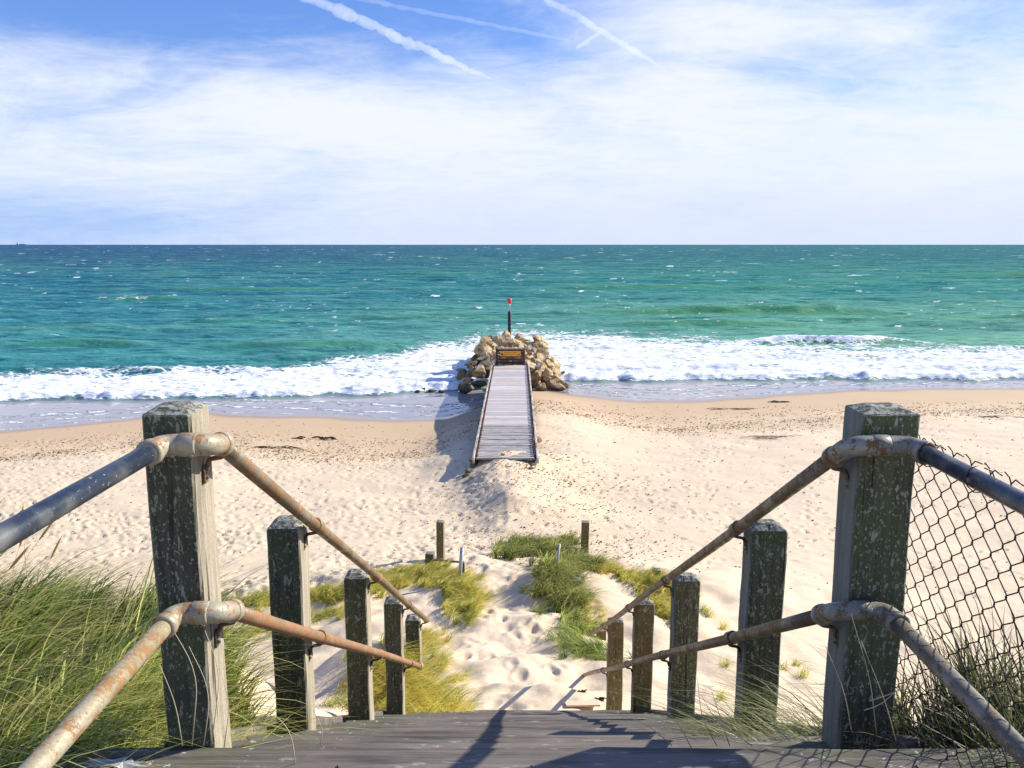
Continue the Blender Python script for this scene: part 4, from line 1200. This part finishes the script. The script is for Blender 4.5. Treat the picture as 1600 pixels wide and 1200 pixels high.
# ------------------------------------------------------------------ litter, weed, board
m, N, out = new_mat('white_paper'); principled(N, out, (.72, .73, .75), .6); M_pap = m
bm = bmesh.new()
ctr = Vector(at(190, 1174, 1.86)); ctr.z = z0 + .012
r = random.Random(3); n = 22; vs_ = []
for k in range(n):
    a = 2 * math.pi * k / n; rr = .5 * (r.uniform(.55, 1.1) if k % 2 else r.uniform(.35, .7))
    vs_.append(bm.verts.new((ctr.x + math.cos(a) * .105 * rr * 2 - .02, ctr.y + math.sin(a) * .055 * rr, z0 + .004 + r.uniform(0, .016))))
cv_ = bm.verts.new((ctr.x, ctr.y, z0 + .016))
for k in range(n): bm.faces.new((vs_[k], vs_[(k + 1) % n], cv_))
r_ = bmesh.ops.solidify(bm, geom=bm.faces[:], thickness=.0012)
tag(link('paper_scrap', bm_mesh('paper_scrap', bm), M_pap), 'torn white scrap lying at the left end of the front landing board', 'litter')
m, N, out = new_mat('sandy_board')
P = N.add('ShaderNodeTexCoord').outputs['Object']
principled(N, out, N.mix(N.noise(P, 12, 5, .6), (.55, .42, .28), (.66, .52, .38)), .85); M_sb = m
a = hit(908, 1100, 3.5)
bm = bmesh.new(); add_box(bm, (0, 0, 0), (.36, .24, .018), .003)
o = link('board_offcut', bm_mesh('board_offcut', bm), M_sb, None, (a[0], a[1], a[2] + .012), (R(-16), R(3), R(6)))
tag(o, 'flat sandy board lying at the foot of the last right stair post', 'board')
def weed(px, py, L, h, name, label, n=14, z_=0):
    x, y, z = hit(px, py, 3.5); bm = bmesh.new(); r = random.Random(int(px))
    for k in range(n):
        ax = r.uniform(-L / 2, L / 2); a = r.uniform(-.5, .5); l = r.uniform(.2, .5) * L
        p0 = Vector((x + ax - l / 2, y + r.uniform(-.1, .1) * L, z + r.uniform(.2, 1) * h)); p1 = p0 + Vector((l * math.cos(a), l * math.sin(a) * .4, r.uniform(-.6, .6) * h))
        add_tube(bm, [p0, (p0 + p1) / 2 + Vector((0, .05 * L, h * r.uniform(0, .8))), p1], h * .35, 5)
    return tag(link(name, bm_mesh(name, bm), M_weed), label, 'seaweed')
m, N, out = new_mat('dry_seaweed'); principled(N, out, (.055, .035, .02), .8); M_weed = m
weed(485, 686, 1.1, .07, 'driftwood', 'dark driftwood stick on the damp sand at the left', 5)['category'] = 'driftwood'
weed(513, 687, .55, .07, 'seaweed_clump', 'small dark weed clump just right of the driftwood stick')
weed(1216, 629, .9, .05, 'seaweed_clump', 'dark weed clump near the waterline left of the nearest right post', 18)
weed(1150, 640, 2.4, .018, 'seaweed_line', 'thin dark weed line along the upper right beach', 24)
weed(1220, 684, 2.2, .018, 'seaweed_line', 'golden brown weed line lower on the right beach', 24)
weed(1560, 652, 1.8, .022, 'seaweed_line', 'dark weed line at the far right edge of the beach', 18)
weed(430, 700, 1.6, .03, 'seaweed_line', 'thin weed line left, below the driftwood stick', 16)
weed(909, 1082, .09, .02, 'seaweed_clump', 'small dark weed tangle on sand left of the last right post', 10)
weed(936, 1094, .12, .018, 'seaweed_clump', 'dark brown weed crumbs at the foot of the last right post', 12)
a = hit(625, 1109, 3.5)
put_rock(a[0], a[1], a[2] + .03, .032, True, 'small round brown stone at the left end of the lowest tread', 'stone by the lowest tread', 1)
# scattered pebbles and shell bits
nP = 24000
py_ = rng.uniform(14, 39, nP * 4); px2 = rng.uniform(-.75, .75, nP * 4) * (py_ + 2)
s2 = waterline(px2) - py_
pd = .04 + 1.0 * np.exp(-((s2 - 8.6) / 1.3) ** 2) + .35 * np.exp(-((s2 - 6) / .7) ** 2) + .7 * np.exp(-((px2 - .9) / 2.0) ** 2) * (py_ < 26)
pd *= 1.6 * (s2 > 2.0) * (.5 + .8 * (fbm(px2 / 2.5, py_ / 1.5, 2, 151) > 0))
keep = rng.uniform(0, 1, nP * 4) < pd * .45
px2, py_ = px2[keep][:nP], py_[keep][:nP]; n = len(px2)
pz = terrain(px2, py_)
sz = rng.uniform(.007, .021, n) * (1 + (py_ - 14) * .02)
octv = np.array([[1, 0, 0], [0, 1, 0], [-1, 0, 0], [0, -1, 0], [0, 0, .7], [0, 0, -.7]])
octf = np.array([[0, 1, 4], [1, 2, 4], [2, 3, 4], [3, 0, 4], [1, 0, 5], [2, 1, 5], [3, 2, 5], [0, 3, 5]])
sv = octv[None] * (sz[:, None, None] * rng.uniform(.6, 1.5, (n, 6, 1))); sv[:, :, 0] *= rng.uniform(.8, 2.0, n)[:, None]
sv += np.stack([px2, py_, pz + .015], -1)[:, None]
tf = (octf[None] + (np.arange(n) * 6)[:, None, None]).reshape(-1, 3)
m, N, out = new_mat('beach_pebble')
P = N.add('ShaderNodeTexCoord').outputs['Object']
principled(N, out, N.mix(N.ramp(N.noise(P, 3, 1, .5), .4, .6), (.12, .075, .04), (.36, .24, .11)), .8)
tag(link('beach_pebbles', mesh_np('beach_pebbles', sv.reshape(-1, 3), None, tf, False), m), 'scattered dark pebbles and weed crumbs along the strandlines', kind='stuff')

# ------------------------------------------------------------------ ship on the horizon
m, N, out = new_mat('ship_paint_hazed'); principled(N, out, (.30, .42, .62), .6); M_ship = m  # distance haze painted into the ship's pale blue colour
sx_, sy_, _ = at(34, 383, 9500)
ship = empty('cargo_ship', (sx_, sy_, 0))
bm = bmesh.new()
prof = [(-62, 0), (62, 0), (70, 11), (56, 9), (-60, 9), (-66, 10)]
fr = [bm.verts.new((x, -9, z)) for x, z in prof]; bk = [bm.verts.new((x, 9, z)) for x, z in prof]
bm.faces.new(fr); bm.faces.new(bk[::-1])
for k in range(6): bm.faces.new((fr[k], bk[k], bk[(k + 1) % 6], fr[(k + 1) % 6]))
link('hull', bm_mesh('hull', bm), M_ship, ship)
bm = bmesh.new(); add_box(bm, (-46, 0, 17), (14, 14, 16), .5); add_box(bm, (-52, 0, 27), (5, 5, 6), .4); link('bridge_house', bm_mesh('bridge_house', bm), M_ship, ship)
bm = bmesh.new()
for k in range(4): add_box(bm, (-22 + k * 19, 0, 12), (15, 14, 6), .4)
link('deck_cargo', bm_mesh('deck_cargo', bm), M_ship, ship)
tag(ship, 'tiny hazy cargo ship on the horizon at the far left', 'ship')

# ------------------------------------------------------------------ contrails (lit water vapour, real tubes high up)
m, N, out = new_mat('contrail_vapour')
v = N.add('ShaderNodeVolumePrincipled', {'Color': (1, 1, 1, 1), 'Density': .0013, 'Anisotropy': 0.0})
N.l.new(v.outputs[0], out.inputs['Volume'])
M_ctr = m
def contrail(pa, pb, ra, rb, seed, label, lump=.35, fade=.0):
    alt = 6000.0
    def P3(px, py):
        d = raydir(px, py); t = alt / d[2]; return Vector((d[0] * t, d[1] * t, alt + CAM_Z))
    A, B_ = P3(*pa), P3(*pb)
    Lg = (B_ - A).length
    n = int(Lg / 90); pts, rr = [], []
    for k in range(n + 1):
        t = k / n
        p_ = A.lerp(B_, t)
        r0 = ra + (rb - ra) * t
        w_ = 1 + lump * (mnoise.fractal(Vector((t * Lg / 900, seed, 0)), 1.0, 2.0, 4))
        r0 *= max(.15, w_) * min(1, ((1 - t) * 3.2) ** .6 + .03, t * 14 + .3)
        r0 *= 1 + .35 * mnoise.noise(Vector((t * Lg / 260, seed, 7)))
        p_ = p_ + Vector((mnoise.noise(Vector((t * Lg / 1500, seed, 3))), mnoise.noise(Vector((t * Lg / 1500, seed, 9))), .3 * mnoise.noise(Vector((t * Lg / 500, seed, 5))))) * ra * .9
        pts.append(p_); rr.append(r0)
    bm = bmesh.new(); add_tube(bm, pts, rr, 12)
    for v_ in bm.verts:
        v_.co += Vector((0, 0, 1)) * ra * .35 * mnoise.noise(v_.co * (1 / 260.0))
        v_.co += Vector((1, .4, 0)) * ra * .35 * mnoise.noise(v_.co * (1 / 180.0) + Vector((9, 0, 0)))
    o = link('contrail', bm_mesh('contrail', bm), M_ctr)
    tag(o, label, 'contrail')
contrail((452, -18), (768, 124), 150, 130, 1, 'broad fluffy contrail crossing the top left of centre', .5)
contrail((520, -10), (928, 71), 60, 62, 2, 'thin long contrail between the two steeper ones', .25)
contrail((842, -10), (1034, 106), 85, 100, 3, 'short steep contrail at top right of centre', .3)
contrail((900, 76), (942, 48), 60, 90, 4, 'faint short wisp where two contrails cross', .4)
